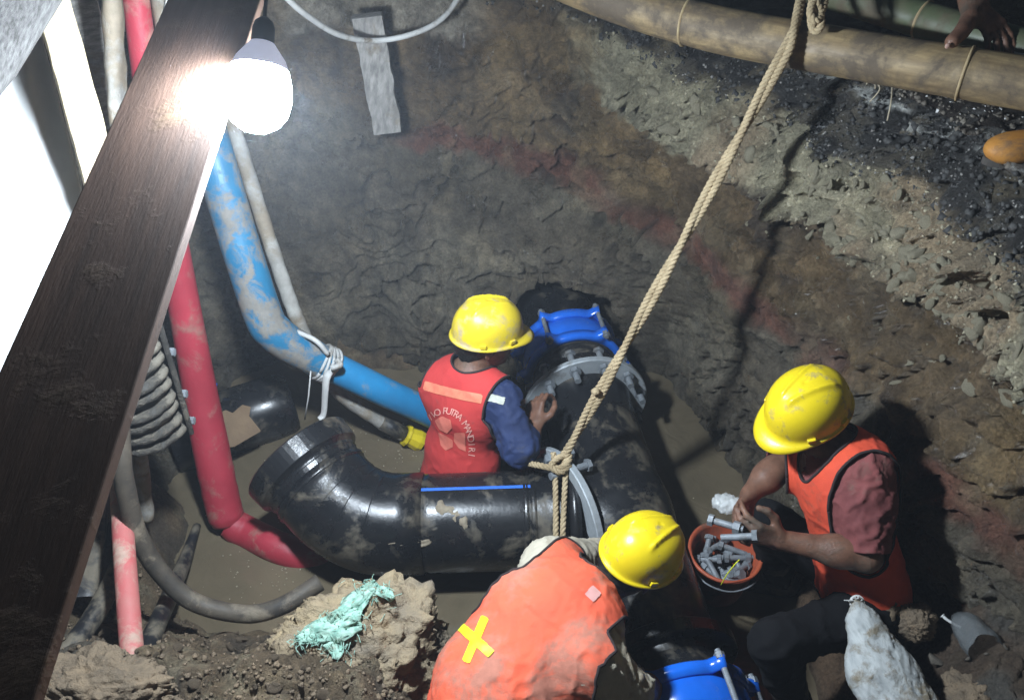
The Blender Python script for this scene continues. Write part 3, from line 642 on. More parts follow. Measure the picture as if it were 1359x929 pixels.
# ================================================================== HOSES AND PIPES ON THE NEAR SIDE
def hose(name, pts, r, m, label, cat='hose', n=16, sub=10, wr=0.0, group=None, rr=None):
    P = spline(pts, sub); R = np.full(len(P), r) if rr is None else np.interp(np.linspace(0, 1, len(P)), np.linspace(0, 1, len(rr)), rr)
    R = R*(1+wr*fbm(P*30, 3, len(name))); return tag(link(name, mesh(*tube(P, R, n)), m), label, cat, group)
# red lay-flat hose with a kink at the water
P1 = spline([W(176, -60, 2.28), W(181, 0, 2.3), W(205, 170, 2.5), W(234, 345, 2.78), W(266, 520, 3.0), W(292, 650, 3.1), W(303, 693, 3.13)], 12)
R1 = np.interp(np.linspace(0, 1, len(P1)), [0, .2, .5, .75, 1], [.034, .036, .049, .064, .064]); k_ = np.arange(len(P1))
R1 = R1*(1+.03*np.exp(-((k_-len(P1)*.80)/2.5)**2)*np.sin(k_*1.9)); R1[-3:] *= [.96, .90, .86]
P2 = spline([W(303, 693, 3.13), W(330, 707, 3.14), Wz(375, 728, .01), Wz(440, 752, -.06)], 10)
R2 = np.interp(np.linspace(0, 1, len(P2)), [0, .12, .4, 1], [.050, .060, .060, .058])
t = thing('red_hose', 'fat red lay-flat hose hanging down and kinking into the water', 'hose', P1[-1])
link('upright_run', mesh(*tube(P1, R1, 22)), m_red, t); link('kinked_end', mesh(*tube(P2, R2, 22)), m_red, t)
# pinkish pipe
Pp = spline([W(112, 80, 2.45), W(136, 400, 2.62), W(157, 600, 2.62), W(166, 740, 2.42), W(177, 885, 2.22)], 10)
tag(link('pink_pipe', mesh(*tube(Pp, .0305, 20)), m_pink), 'mud smeared pinkish red pipe standing in the earth heap', 'pipe')
hose('muddy_hose', [W(150, 470, 2.33), W(158, 560, 2.38), W(164, 630, 2.42), W(182, 705, 2.5), W(212, 757, 2.56), W(258, 798, 2.6), W(325, 814, 2.62), W(375, 803, 2.63), W(425, 772, 2.68)], .028, m_hose, 'thick brown muddy hose curving along the water to the lump of earth', wr=.04)
hose('black_hose', [Wz(262, 697, .03), Wz(245, 745, .06), Wz(226, 790, .17), W(208, 830, 2.52), W(188, 880, 2.36)], .024, m_black2, 'thin black hose stub rising from the water under the brown hose', wr=.06, rr=[.014, .024, .027, .028, .028])
hose('black_hose', [W(168, 690, 2.75), W(160, 745, 2.65), W(135, 800, 2.5), W(102, 850, 2.38), W(70, 880, 2.3)], .030, m_black2, 'black hose running into the earth left of the pinkish pipe', wr=.05)
# dark plastic flap on the bank behind the plank
V, F = slab([Wz(135, 640, .42), W(168, 600, 2.95), W(160, 800, 2.62), W(92, 790, 2.50)], .004, (20, 14), .03, 4)
tag(bevel(link('black_tarpaulin', mesh(V, F, True), m_black2), .001), 'wet black tarpaulin lying on the bank left of the pinkish pipe', 'tarpaulin')
# finned pump motor
pc = W(166, 482, 2.42); pt = thing('pump_motor', 'mud caked finned pump motor hanging in front of the red hose', 'pump', pc-A(0, 0, .27))
ax = unit(A(.03, .04, 1)); lo_, hi_ = -.27, .24
link('casing', mesh(*lathe(pc, ax, [(lo_, .001), (lo_, .100), (hi_-.03, .100), (hi_, .085), (hi_+.012, .03), (hi_+.015, .001)], 40)), m_black2, pt)  # near-black casing paints in the shade between the fins
fm = mesh(*lathe(A(0, 0, 0), ax, [(-.020, .098), (-.012, .114), (-.004, .122), (.008, .122), (.013, .112), (.015, .098)], 44)); [setattr(v, 'co', v.co*(1+.05*float(vnoise(np.array(v.co)*40)))) for v in fm.vertices]; fm.materials.append(m_fin)
for k in range(11):
    fm = fm.copy(); fm.transform(Matrix.Rotation(.7*k, 4, 'Z')) if k else None
    o = bpy.data.objects.new('cooling_fin', fm); COL.objects.link(o); o.parent = pt; o.location = Vector(pc+ax*(lo_+.02+k*.046)-np.array(pt.location)); o.rotation_euler = (rng.uniform(-.03, .03), rng.uniform(-.03, .03), 0)
fx = unit(A(.87, .42, 0)); fy = np.cross(ax, fx); mb = MB(); mb.add(*box(pc+fx*.118-ax*.01, fx*.008, fy*.07, ax*.27)); mb.add(*box(pc+fx*.100-ax*.01, fx*.014, fy*.035, ax*.255))
fo = bevel(link('side_flange', mb.me(False), m_fin, pt), .006)
lid = IV*A(.10, .085, .035); lid = lid*(1+.25*fbm(lid*22, 3, 3))[:, None]; link('mud_cake', mesh(lid+pc+ax*(hi_+.01)+A(.02, 0, 0), IF), m_fin, pt)
hexV, hexF = lathe(A(0, 0, 0), A(1, 0, 0), [(-.004, .001), (-.004, .013), (.009, .013), (.010, .001)], 6)
for dz in (.20, .03, -.13, -.24):
    link('flange_bolt', mesh(hexV*1.0+pc+fx*.128+ax*dz-fy*.048, hexF, False), m_bolt, pt)
link('lifting_rod', mesh(*tube([pc+ax*hi_, W(176, 330, 2.1), W(205, 120, 1.9), W(235, -60, 1.8)], .009, 8)), m_grey, pt)

# ================================================================== BLUE PIPE, CONDUIT, THINGS IN THE FAR CORNER
t = thing('blue_pipe', 'blue plastic pipe bending down the far wall and behind the first worker', 'pipe', W(435, 483, 3.12))
u1 = spline([W(236, 40, 2.7), W(262, 130, 2.75), W(287, 215, 2.8), W(318, 320, 2.87), W(350, 418, 2.95), W(364, 440, 2.98), W(385, 456, 3.02), W(410, 470, 3.06), W(434, 484, 3.1)], 8)
u2 = spline([W(428, 480, 3.09), W(470, 500, 3.16), W(520, 524, 3.26), W(572, 548, 3.4), W(640, 582, 3.6)], 8)
link('muddy_bend', mesh(*tube(u1, np.interp(np.arange(len(u1)), [0, 44, len(u1)-1], [.064, .067, .062]), 22)), m_bluepipe, t)
link('lower_run', mesh(*tube(u2, .056, 22)), m_bluepipe2, t)
d_ = unit(W(470, 500, 3.16)-W(400, 465, 3.04))
mb = MB()
for k in range(5):
    c = W(432, 482, 3.1)+d_*(k-2)*.011; mb.add(*tube([c+.066*(math.cos(a)*unit(np.cross(d_, A(0, 0, 1)))+math.sin(a)*unit(np.cross(d_, np.cross(d_, A(0, 0, 1)))))+d_*.006*math.sin(a*2+k) for a in np.linspace(0, 6.2, 26)], .006, 6))
mb.add(*tube(spline([W(440, 492, 3.03), W(434, 500, 3.02), W(432, 520, 3.04), W(430, 548, 3.08), W(424, 556, 3.08)], 6), np.interp(np.linspace(0, 1, 25), [0, .2, 1], [.012, .017, .011]), 8, flat=.5))
mb.add(*tube(spline([W(448, 478, 3.02), W(452, 484, 3.0), W(440, 488, 3.0)], 6), .011, 8)); mb.add(*tube([W(413, 492, 3.02), W(410, 525, 3.05), W(405, 556, 3.1)], .003, 6))
mb.add(*tube(spline([W(395, 440, 2.99), W(420, 452, 2.98), W(436, 470, 3.02)], 6), .009, 8))
link('rag_tie', mb.me(), m_cable, t)
t = thing('conduit', 'thin muddy conduit ending in a yellow connector above the water', 'conduit', W(500, 555, 3.3))
c1 = spline([W(296, 130, 2.86), W(314, 180, 2.9), W(352, 300, 2.98), W(384, 395, 3.04), W(400, 435, 3.1), W(420, 480, 3.2), W(452, 522, 3.28), W(500, 556, 3.36), W(538, 578, 3.42)], 10)
link('muddy_tube', mesh(*tube(c1, .026*(1+.04*np.sin(np.arange(len(c1))*1.7)), 14)), m_grey, t)
ya = W(538, 576, 3.42); yb = W(566, 588, 3.46); yd = unit(yb-ya)
link('connector', mesh(*lathe(ya, yd, [(-.002, .026), (0, .043), (.012, .046), (.016, .038), (.06, .044), (.078, .041), (.084, .02), (.085, .001)], 10), smooth=False), m_yel2, t)
link('black_sleeve', mesh(*tube([W(506, 559, 3.37), ya+yd*.002], .031, 14)), m_black2, t)
oa, ob = Wz(262, 574, .07), Wz(372, 538, .07); od = unit(ob-oa)
t = thing('pipe_offcut', 'short black pipe offcut lying in the water behind the red hose', 'pipe', oa)
link('pipe_wall', mesh(*lathe(oa, od, [(-.1, .12), (-.1, .135), (.30, .135), (.36, .130), (.385, .118), (.385, .100), (.30, .10), (-.1, .12)], 40)), m_black, t)
link('end_cap', mesh(*lathe(oa, od, [(.34, .1), (.37, .098), (.372, .001)], 40)), m_black, t)
link('blue_mark', mesh(*box(W(285, 513, 3.36), A(.010, 0, 0), A(0, .004, 0), A(.004, 0, .017))), m_blue, t)
pts2 = [(283, 552), (300, 545), (309, 549), (322, 538), (333, 541), (331, 553), (346, 572), (312, 592), (300, 594), (288, 580)]
cd = [W(x, y, 3.27-(y-540)*.0006) for x, y in pts2]; cc = [c+A(.0, .004, .002) for c in cd]; n_ = len(cd)
co = link('cardboard_piece', mesh(np.array(cd+cc), [tuple(range(n_)), tuple(range(n_, 2*n_))[::-1]]+[(i, i+n_, (i+1) % n_+n_, (i+1) % n_) for i in range(n_)], False), m_card)
tag(co, 'torn piece of wet brown cardboard leaning on the black offcut', 'cardboard')
post('wooden_stake', Wy(487, 20, 2.95), Wy(516, 174, 2.93), .105, .05, m_greywood, 'pale weathered wooden stake stuck in the far pit wall', 'stake', twist=(1, .1, 0))
hose('white_cable', [W(340, -50, 2.1), W(378, -6, 2.3), W(410, 22, 2.5), W(450, 46, 2.7), W(495, 54, 2.85), W(545, 46, 2.9), W(588, 24, 2.95), W(620, -20, 3.0)], .0095, m_cable, 'pale cable sagging in a loop above the wooden stake', 'cable', n=10)
hose('root', [W(1185, 108, 2.4), W(1183, 135, 2.36), W(1178, 160, 2.38)], .0022, m_straw, 'single thin root dangling straight down below the long bamboo', 'root', n=6)
for k, (a, b, c) in enumerate([((1150, 112), (1160, 100), (1163, 128)), ((1205, 118), (1216, 112), (1228, 106)), ((1160, 105), (1168, 118), (1155, 135)), ((930, 52), (938, 60), (946, 57))]):
    q_ = hit(wall_bvh, *b)[0]; dd_ = (proj(q_)[2] if q_ is not None else 2.6)-.03
    hose('root', [W(*a, dd_), W(*b, dd_-.04), W(*c, dd_)], .0022, m_straw, ['crooked pale root sticking out under the bamboo near the rope', 'short straight root under the bamboo, right of the dangling root', 'curled root hanging in the dark soil left of the dangling root', 'tiny pale root below the left end of the long bamboo'][k], 'root', n=6)

# ================================================================== BAMBOO AND ROPE
def bamboo(a, b, r, nodes, label, m, mr, name='bamboo_pole', taper=.04, bend=0, sb=0):
    off = lambda s_: A(0, 0, 1)*(bend*max(0, sb-s_)**2)
    d = unit(b-a); L = np.linalg.norm(b-a); s = np.linspace(0, L, 260); R = r*(1-taper*s/L)
    for q_ in nodes: R = R+r*.055*np.exp(-((s-q_)/.009)**2)-r*.05*np.exp(-((s-q_-.014)/.007)**2)
    t = thing(name, label, 'bamboo', a); cl = a+d*s[:, None]+A(0, 0, -.012)*np.sin(s/L*3.14)[:, None]+np.array([off(q) for q in s])
    link('culm', mesh(*tube(cl, R, 30)), m, t)
    for q_ in nodes:
        c = a+d*q_+A(0, 0, -.012)*math.sin(q_/L*3.14)+off(q_); rq = r*(1-taper*q_/L)
        link('node_ring', mesh(*lathe(c, d, [(-.004, rq*1.03), (-.002, rq*1.085), (.002, rq*1.085), (.004, rq*1.03)], 30)), mr, t)
    return t
ba, bb_ = W(1000, 44, 2.50), W(1300, 96, 2.24); bd = unit(bb_-ba); B0 = ba-bd*1.9; B1 = bb_+bd*.9
n1 = np.dot(W(915, 22, 2.585)-B0, bd); n2 = np.dot(W(1283, 93, 2.255)-B0, bd)
bamboo(B0, B1, .0665, [n1-.46, n1, n2], 'long thick bamboo pole lying across the top of the pit under the rope', m_bamboo, m_bamring, taper=0, bend=.16, sb=1.95)
ga, gb = W(1130, -8, 2.58), W(1300, 45, 2.36); gd = unit(gb-ga)
bamboo(ga-gd*.8, gb+gd*.22, .050, [np.dot(W(1226, 22, 2.45)-(ga-gd*.8), gd)], 'greenish bamboo pole behind the long one beside the resting hand', m_gbam, m_bamring, taper=0)
def rope_geo(P, r, pitch=.05, n=8, ph=0):
    P = resample(P, pitch/9); T, N, B = frames(P); s = np.arange(len(P))*pitch/9; mb = MB()
    for k in range(3):
        a = s/pitch*2*math.pi+k*2.094+ph; mb.add(*tube(P+r*.52*(np.cos(a)[:, None]*N+np.sin(a)[:, None]*B), r*.56, n))
    return mb.me()
top = W(1046, 62, 2.36); knot = W(742, 618, 2.82); rt = thing('rope', 'thick jute rope running from the bamboo down to the black pipe', 'rope', knot)
fine = lambda a, b, n: [line_at(a, b, k/n) for k in range(n+1)]
main = fine(top, knot, 14); sag = [p+A(0, 0, -.012)*math.sin(3.14*k/14) for k, p in enumerate(main)]
T0 = unit(knot-top); sx = unit(np.cross(T0, A(0, .7, -.7)))
s1 = [p+sx*.0085*math.sin(.6+k*.9)+A(0, -.0085, .0)*math.cos(.6+k*.9) for k, p in enumerate(sag)]; s2 = [p-sx*.0085*math.sin(.6+k*.9)-A(0, -.0085, 0)*math.cos(.6+k*.9) for k, p in enumerate(sag)]
over = [W(1072, -30, 2.44), W(1062, 0, 2.40), W(1056, 30, 2.37)]
link('strand', rope_geo(spline([over[0], over[1], over[2]]+s1, 6), .0115), m_rope, rt); link('strand', rope_geo(spline([over[0]+A(.012, .02, 0), over[1]+A(.01, .012, 0), over[2]+A(.008, .01, 0)]+s2, 6), .0115, ph=1), m_rope, rt)
link('tail_strand', rope_geo(spline([W(735, 600, 2.80), W(737, 628, 2.795), W(738, 670, 2.76), W(738, 725, 2.72), W(738, 780, 2.76)], 8), .0095), m_rope, rt)
link('tail_strand', rope_geo(spline([W(752, 600, 2.80), W(751, 628, 2.79), W(749, 670, 2.755), W(747, 720, 2.72), W(746, 780, 2.76)], 8), .0095, ph=2), m_rope, rt)
link('hitch', rope_geo(spline([W(700, 614, 2.86), W(716, 617, 2.80), W(738, 621, 2.775), W(752, 616, 2.78), W(756, 604, 2.80), W(742, 607, 2.79), W(732, 618, 2.775), W(745, 626, 2.77), W(757, 616, 2.79)], 8), .0105), m_rope, rt)
link('knot_tuft', mesh(*(lambda v: (v, IF))(IV*.014*(1+.3*fbm(IV*3, 2, 4))[:, None]+W(791, 519, 2.70))), m_rope, rt)
kt = [W(1080, -20, 2.36), W(1078, 8, 2.33), W(1077, 30, 2.32), W(1082, 42, 2.31), W(1090, 34, 2.30), W(1088, 12, 2.30), W(1080, 2, 2.30), W(1076, 18, 2.29), W(1084, 28, 2.29), W(1094, 6, 2.31), W(1098, -20, 2.34)]
link('bamboo_knot', rope_geo(spline(kt, 8), .0105, .04), m_rope, rt)

# ================================================================== THE BLACK PIPELINE
z0 = .205; Ma, Mb = A(.215, 2.78, z0), A(.485, 1.12, z0); md = unit(Mb-Ma); bd_ = unit(A(-1, -.04, 0)); Rp = .168
def on_main(y): return Ma+(Mb-Ma)*((y-Ma[1])/(Mb[1]-Ma[1]))
Fl = on_main(2.34); Tc = on_main(1.80); Bf = Tc+bd_*.205
pt = thing('pipeline', 'large black plastic pipeline with a tee, a left elbow and grey flanges', 'pipeline', Tc)
V, Q_ = nets([cone(Fl+md*.07, on_main(1.27), Rp+.004, Rp+.004, .03), cone(Tc, Bf-bd_*.02, Rp, Rp, .05)], .011)
link('tee_body', mesh(V, Q_), m_black, pt)
def ring(c, d, ri, ro, w, m, name='flange', ch=.003, par=pt): return link(name, mesh(*lathe(c, d, [(-w/2, ri), (-w/2, ro-ch), (-w/2+ch, ro), (w/2-ch, ro), (w/2, ro-ch), (w/2, ri)], 56, True), smooth=False), m, par)
boltP = [(-.062, .001), (-.062, .0125), (.05, .0125), (.051, .0125)]
def bolt_mesh(L=.14, r=.0125):
    mb = MB(); mb.add(*lathe(A(0, 0, 0), A(0, 0, 1), [(-L/2, .0005), (-L/2, r), (L/2, r), (L/2, .0005)], 14)); mb.add(*lathe(A(0, 0, 0), A(0, 0, 1), [(-L/2-.014, .0005), (-L/2-.014, r*1.75), (-L/2, r*1.75), (-L/2, .0005)], 6))
    return mb
def nut_mesh(z, r=.0125):
    return lathe(A(0, 0, 0), A(0, 0, 1), [(z, r), (z, r*1.8), (z+.018, r*1.8), (z+.018, r)], 6, True)
def rot_to(d):
    return Vector((0, 0, 1)).rotation_difference(Vector([float(x) for x in d])).to_matrix()
fb = bolt_mesh(); fb.add(*nut_mesh(.012)); fb_me = fb.me(False); fb_me.materials.append(m_bolt)
def bolts(c, d, rad, n, par, ph=0, me=fb_me, name='bolt', skip=()):
    x = unit(np.cross(d, A(0, 0, 1))); y = np.cross(d, x); base = world_of(par)+0
    for k in range(n):
        if k in skip: continue
        a = ph+k*2*math.pi/n; o = bpy.data.objects.new(name, me); COL.objects.link(o); o.parent = par
        o.matrix_local = Matrix.Translation(Vector(c+rad*(math.cos(a)*x+math.sin(a)*y)-base)) @ rot_to(d).to_4x4()
f1 = ring(Fl, md, Rp-.03, .246, .024, m_galv); f1.location = Vector(f1.location); 
# the flange keeps its own origin at its centre so bolts can hang below it
def recentre(o, c):
    me = o.data; wl = world_of(o); off = Vector(np.asarray(c)-wl); me.transform(Matrix.Translation(-off)); o.location = Vector(np.array(o.location))+off
recentre(f1, Fl); bolts(Fl+md*.005, md, .214, 12, f1, .26)
f1b = ring(Fl-md*.05, md, Rp-.03, .215, .045, m_black, 'stub_flange'); link('pipe_run', mesh(*tube(fine(Fl-md*.07, Ma-md*.75, 6), Rp, 44)), m_black, pt)
link('stub_neck', mesh(*lathe(Fl, md, [(.013, .180), (.03, .178), (.06, .174), (.12, Rp+.004)], 48)), m_black, pt)
tl = unit(A(-1, -.52, .16)); f2 = ring(Bf, tl, Rp-.03, .252, .026, m_galv); recentre(f2, Bf); bolts(Bf, tl, .217, 12, f2, .1, skip=(5, 6, 7, 8))
link('stub_flange', mesh(*lathe(Bf, bd_, [(-.05, .15), (-.05, .21), (-.016, .212), (-.014, .15)], 48)), m_black, pt); link('stub_neck', mesh(*lathe(Bf, bd_, [(.0135, .180), (.03, .178), (.06, .174), (.09, Rp)], 48)), m_black, pt)
# branch and elbow
Eb = Bf+bd_*.49; link('branch_pipe', mesh(*tube(fine(Bf+bd_*.03, Eb, 10), Rp, 48)), m_black, pt)
bead = lambda c, d, r=Rp, w=.007: link('weld_bead', mesh(*lathe(c, d, [(-w*1.4, r-.002), (-w, r+.006), (-.001, r+.003), (w, r+.006), (w*1.4, r-.002)], 48)), m_black, pt)
bead(Bf+bd_*.10, bd_); bead(Bf+bd_*.125, bd_, Rp-.001); bead(Eb-bd_*.01, bd_)
Rc = .34; ang = math.radians(46); up_n = unit(np.cross(bd_, A(0, 0, 1))); up_n = up_n if up_n[1] > 0 else -up_n
arc = [Eb+bd_*.07+bd_*Rc*math.sin(a)+up_n*Rc*(1-math.cos(a))+A(0, 0, .085)*a*a for a in np.linspace(0, ang, 22)]
ed_ = unit(bd_*math.cos(ang)+up_n*math.sin(ang)+A(0, 0, .38)); link('elbow', mesh(*tube([Eb-bd_*.02]+arc+[arc[-1]+ed_*.05], Rp+.006, 48)), m_black, pt)
Ec = arc[-1]+ed_*.03; bead(Ec, ed_, Rp+.006); bead(Ec+ed_*.045, ed_, Rp+.006)
for k, q_ in enumerate((6, 12, 17)): bead(arc[q_], unit(arc[q_+1]-arc[q_-1]), Rp+.002, .004)
link('end_collar', mesh(*lathe(Ec, ed_, [(.02, Rp+.006), (.050, Rp+.010), (.060, Rp+.020), (.066, Rp+.030), (.068, Rp+.031), (.135, Rp+.036), (.140, Rp+.032), (.141, Rp-.02), (.02, Rp-.02)], 64), smooth=False), m_black, pt)
# blue print line and pasted mud on the branch
def on_branch(s, a, r): 
    x = unit(np.cross(bd_, A(0, 0, 1))); x = -x if x[1] < 0 else x; return Bf+bd_*s+r*(math.cos(a)*A(0, 0, 1)-math.sin(a)*x)
bs = [];
for i in range(25):
    for j in range(4): bs.append(on_branch(.095+.375*i/24, -.02-.075*j/3, Rp+.0022))
link('blue_stripe', mesh(np.array(bs), [(i*4+j, i*4+j+1, i*4+j+5, i*4+j+4) for i in range(24) for j in range(3)]), m_bstripe, pt)
m_paste = mat('smeared_clay', (.26, .22, .16), (.15, .12, .085), 22, .8, .95, .9, 60)
def paste(s0, a0, ws, wa, seed, f=on_branch):
    V = []; n = 34
    g = np.zeros((n, n))
    for i in range(n):
        for j in range(n):
            u, v = i/(n-1)*2-1, j/(n-1)*2-1; h = 1-math.hypot(u, v)**1.2-.75+.9*float(fbm(np.array([u*2.6+seed, v*2.6, seed*1.7]), 4, seed)); g[i, j] = h
            V.append(f(s0+u*ws, a0+v*wa, Rp+.0015+max(-.003, min(.006, h*.014))))
    V = np.array(V); I = np.arange(n*n).reshape(n, n); Q = np.stack([I[:-1, :-1], I[1:, :-1], I[1:, 1:], I[:-1, 1:]], -1).reshape(-1, 4); T = tri(Q)
    V2, F2 = clip(V, T, g.ravel()); link('clay_smear', mesh(V2, F2), m_paste, pt)
paste(.38, .38, .07, .36, 3); paste(.33, .62, .06, .3, 5); paste(.52, 1.0, .16, .25, 9)
# blue couplings
def coupling(c, d, ph, nl=6):
    L = .062; t = link('coupling_sleeve', mesh(*lathe(c, d, [(-L, .181), (-L*.9, .192), (-.02, .196), (0, .199), (.02, .196), (L*.9, .188), (L, .181)], 56)), m_blue, pt); recentre(t, c)
    x = unit(np.cross(d, A(0, 0, 1))); y = np.cross(d, x)
    for s in (-1, 1):
        V = []; n = 144; prof = [(-.004, .174), (-.022, .190), (-.020, .202), (.012, .207), (.020, .198), (.020, .176)]; m = len(prof)
        for i in range(n):
            a = i/n*2*math.pi; lob = max(0, math.cos((a-ph)*nl))**8*.036; dirr = math.cos(a)*x+math.sin(a)*y
            for q_, (zq, rq) in enumerate(prof): V.append(c+d*(s*(L+.005)+zq*s)+dirr*(rq+(lob if q_ in (1, 2, 3, 4) else 0)))
        link('gland_ring', mesh(np.array(V)+0, [(i*m+q_, ((i+1) % n)*m+q_, ((i+1) % n)*m+(q_+1) % m, i*m+(q_+1) % m) for i in range(n) for q_ in range(m)]), m_blue, t)
    L2 = .205; mb = MB(); mb.add(*lathe(A(0, 0, 0), A(0, 0, 1), [(-L2/2, .0005), (-L2/2, .0085), (L2/2, .0085), (L2/2, .0005)], 12)); mb.add(*nut_mesh(-.092, .0085)); mb.add(*nut_mesh(.074, .0085)); me = mb.me(False); me.materials.append(m_bolt)
    bolts(c, d, .226, nl, t, ph, me, 'tie_rod')
    mb = MB(); link('rubber_gasket', mesh(*lathe(c, d, [(-L-.028, .168), (-L-.028, .178), (L+.028, .178), (L+.028, .168)], 40)), m_rubber, t)
coupling(on_main(2.60), md, .0, 6); coupling(on_main(1.08), md, .1, 6)
link('pipe_run', mesh(*tube(fine(on_main(1.28), on_main(.62), 5), Rp-.002, 44)), m_black, pt)
f3 = ring(on_main(1.27), md, Rp-.03, .215, .04, m_black, 'stub_flange')

# ================================================================== PEOPLE
def rowdot(P, c, v): return (P-c)@np.asarray(v, float)
def hand_prims(wr, d, pn, side, curl=.6, spread=.10, thumb=.7, sc_=1.0, flip=1):
    """wr wrist, d towards the fingers, pn out of the palm, side +1 when the thumb leaves along +cross(d, pn)"""
    d = unit(d); pn = unit(pn-d*np.dot(pn, d)); s = np.cross(d, pn)*side; P = []
    pal = wr+d*.045*sc_
    P.append(cone(wr-d*.03, wr+d*.01, .024*sc_, .026*sc_, .02, (pn, .78)))
    lens = [.042, .047, .044, .034]; offs_ = [.030, .010, -.010, -.028]
    for k in range(4):
        o = s*offs_[k]*sc_; base = wr+o*.55+d*.012*sc_; kn = wr+o+d*(.088-.004*abs(k-1.2))*sc_
        P.append(cone(base, kn, .0145*sc_, .0105*sc_, .012, None))
        c0 = curl*(1+.12*(k-1)); dd = unit(d+s*spread*(1.5-k)*.5); p = kn; r = .0095*sc_; L = lens[k]*sc_; a = 0
        for j, f in enumerate((1, .66, .52)):
            a += c0*(.8, 1.1, .7)[j]; q_ = p+(dd*math.cos(a)+pn*math.sin(a))*L*f; P.append(cone(p, q_, r, r*.9, .0035)); p = q_; r *= .9
    tb = wr+s*.022*sc_+d*.02*sc_+pn*.008; t1 = tb+(s*.75+d*.6+pn*.35)*.040*sc_; t2 = t1+(s*(.5-.3*thumb)+d*.9+pn*.4*thumb)*.032*sc_; t3 = t2+(s*(.1-.5*thumb)+d+pn*.5*thumb)*.024*sc_
    P += [cone(tb, t1, .016*sc_, .012*sc_, .012), cone(t1, t2, .012*sc_, .0105*sc_, .004), cone(t2, t3, .0105*sc_, .009*sc_, .004)]
    return P
def wrinkle(V, T, amp, fr, seed, dirv=(1, 1, 1)):
    n = normals(V, T); q_ = V*np.array(dirv)*fr; q_ = q_+.35*np.stack([vnoise(q_*.6, seed+1), vnoise(q_*.6, seed+2), vnoise(q_*.6, seed+3)], -1)
    rdg = np.clip(1-np.abs(fbm(q_, 2, seed))*3.2, 0, 1)**1.6; r2 = np.clip(1-np.abs(fbm(q_*2.3+5, 2, seed+4))*3.2, 0, 1)**1.5; msk = sst(-.25, .25, fbm(V*5, 2, seed+6))
    return V+n*(amp*(1.25*rdg-.35)*(.35+.65*msk)+amp*.5*(r2-.3)+amp*.2*fbm(V*70, 2, seed+9))[:, None]
def decal(name, poly, target, m, parent, off=.0018, step=3.0, hintn=None):
    """flat cloth tape, print or label laid onto a garment: poly is its outline seen from the camera, laid on the real surface"""
    poly = np.asarray(poly, float)
    lo, hi = poly.min(0), poly.max(0); nx = max(2, int((hi[0]-lo[0])/step)+2); ny = max(2, int((hi[1]-lo[1])/step)+2)
    xs = np.linspace(lo[0], hi[0], nx); ys = np.linspace(lo[1], hi[1], ny)
    G = np.stack(np.meshgrid(xs, ys, indexing='ij'), -1).reshape(-1, 2); I = np.arange(nx*ny).reshape(nx, ny)
    T = tri(np.stack([I[:-1, :-1], I[1:, :-1], I[1:, 1:], I[:-1, 1:]], -1).reshape(-1, 4)); T = T[:, ::-1]
    # signed distance to polygon
    d = np.full(len(G), 1e9); ins = np.zeros(len(G), bool)
    for i in range(len(poly)):
        a, b = poly[i], poly[(i+1) % len(poly)]; ab = b-a; t = np.clip(((G-a)@ab)/(ab@ab), 0, 1); d = np.minimum(d, np.linalg.norm(G-a-t[:, None]*ab, axis=1))
        c = (a[1] > G[:, 1]) != (b[1] > G[:, 1]); xi = a[0]+(G[:, 1]-a[1])/(b[1]-a[1]+1e-12)*(b[0]-a[0]); ins ^= c & (G[:, 0] < xi)
    g = np.where(ins, d, -d); V2, F2 = clip(np.c_[G, np.zeros(len(G))], T, g)
    V = []; ok = []
    for p in V2:
        l, n = hit(target, p[0], p[1])
        if l is None: ok.append(False); V.append(A(0, 0, 0)); continue
        r = ray(p[0], p[1]); n = n if np.dot(n, r) < 0 else -n; V.append(l+n*off); ok.append(True)
    F2 = [f for f in F2 if all(ok[i] for i in f)]
    if not F2: return None
    V = np.array(V); dd = [proj(v)[2] for v in V]; F2 = [f for f in F2 if max(dd[i] for i in f)-min(dd[i] for i in f) < .05]
    return link(name, mesh(V, F2), m, parent)
def font_polys(ch, size):
    cu = bpy.data.curves.new('t', 'FONT'); cu.body = ch; cu.size = size; cu.align_x = 'CENTER'; o = bpy.data.objects.new('t', cu); COL.objects.link(o)
    dg = bpy.context.evaluated_depsgraph_get(); me = o.evaluated_get(dg).to_mesh(); V = np.array([v.co[:] for v in me.vertices]); F = [tuple(p.vertices) for p in me.polygons]
    o.evaluated_get(dg).to_mesh_clear(); bpy.data.objects.remove(o); bpy.data.curves.remove(cu); return V, F
def letters(txt, place, size, target, m, parent, name='lettering'):
    for ch, (x, y, a, sx_) in zip(txt, place):
        if ch == ' ': continue
        V, F = font_polys(ch, size); c, s = math.cos(a), math.sin(a); out = []
        for v in V:
            X_, Y_ = v[0]*sx_, -v[1]+size*.35; px, py = x+c*X_-s*Y_, y+s*X_+c*Y_; l, n = hit(target, px, py)
            if l is None: out = None; break
            r = ray(px, py); n = n if np.dot(n, r) < 0 else -n; out.append(l+n*.0028)
        if out: link('letter', mesh(np.array(out), F, False), m, parent)
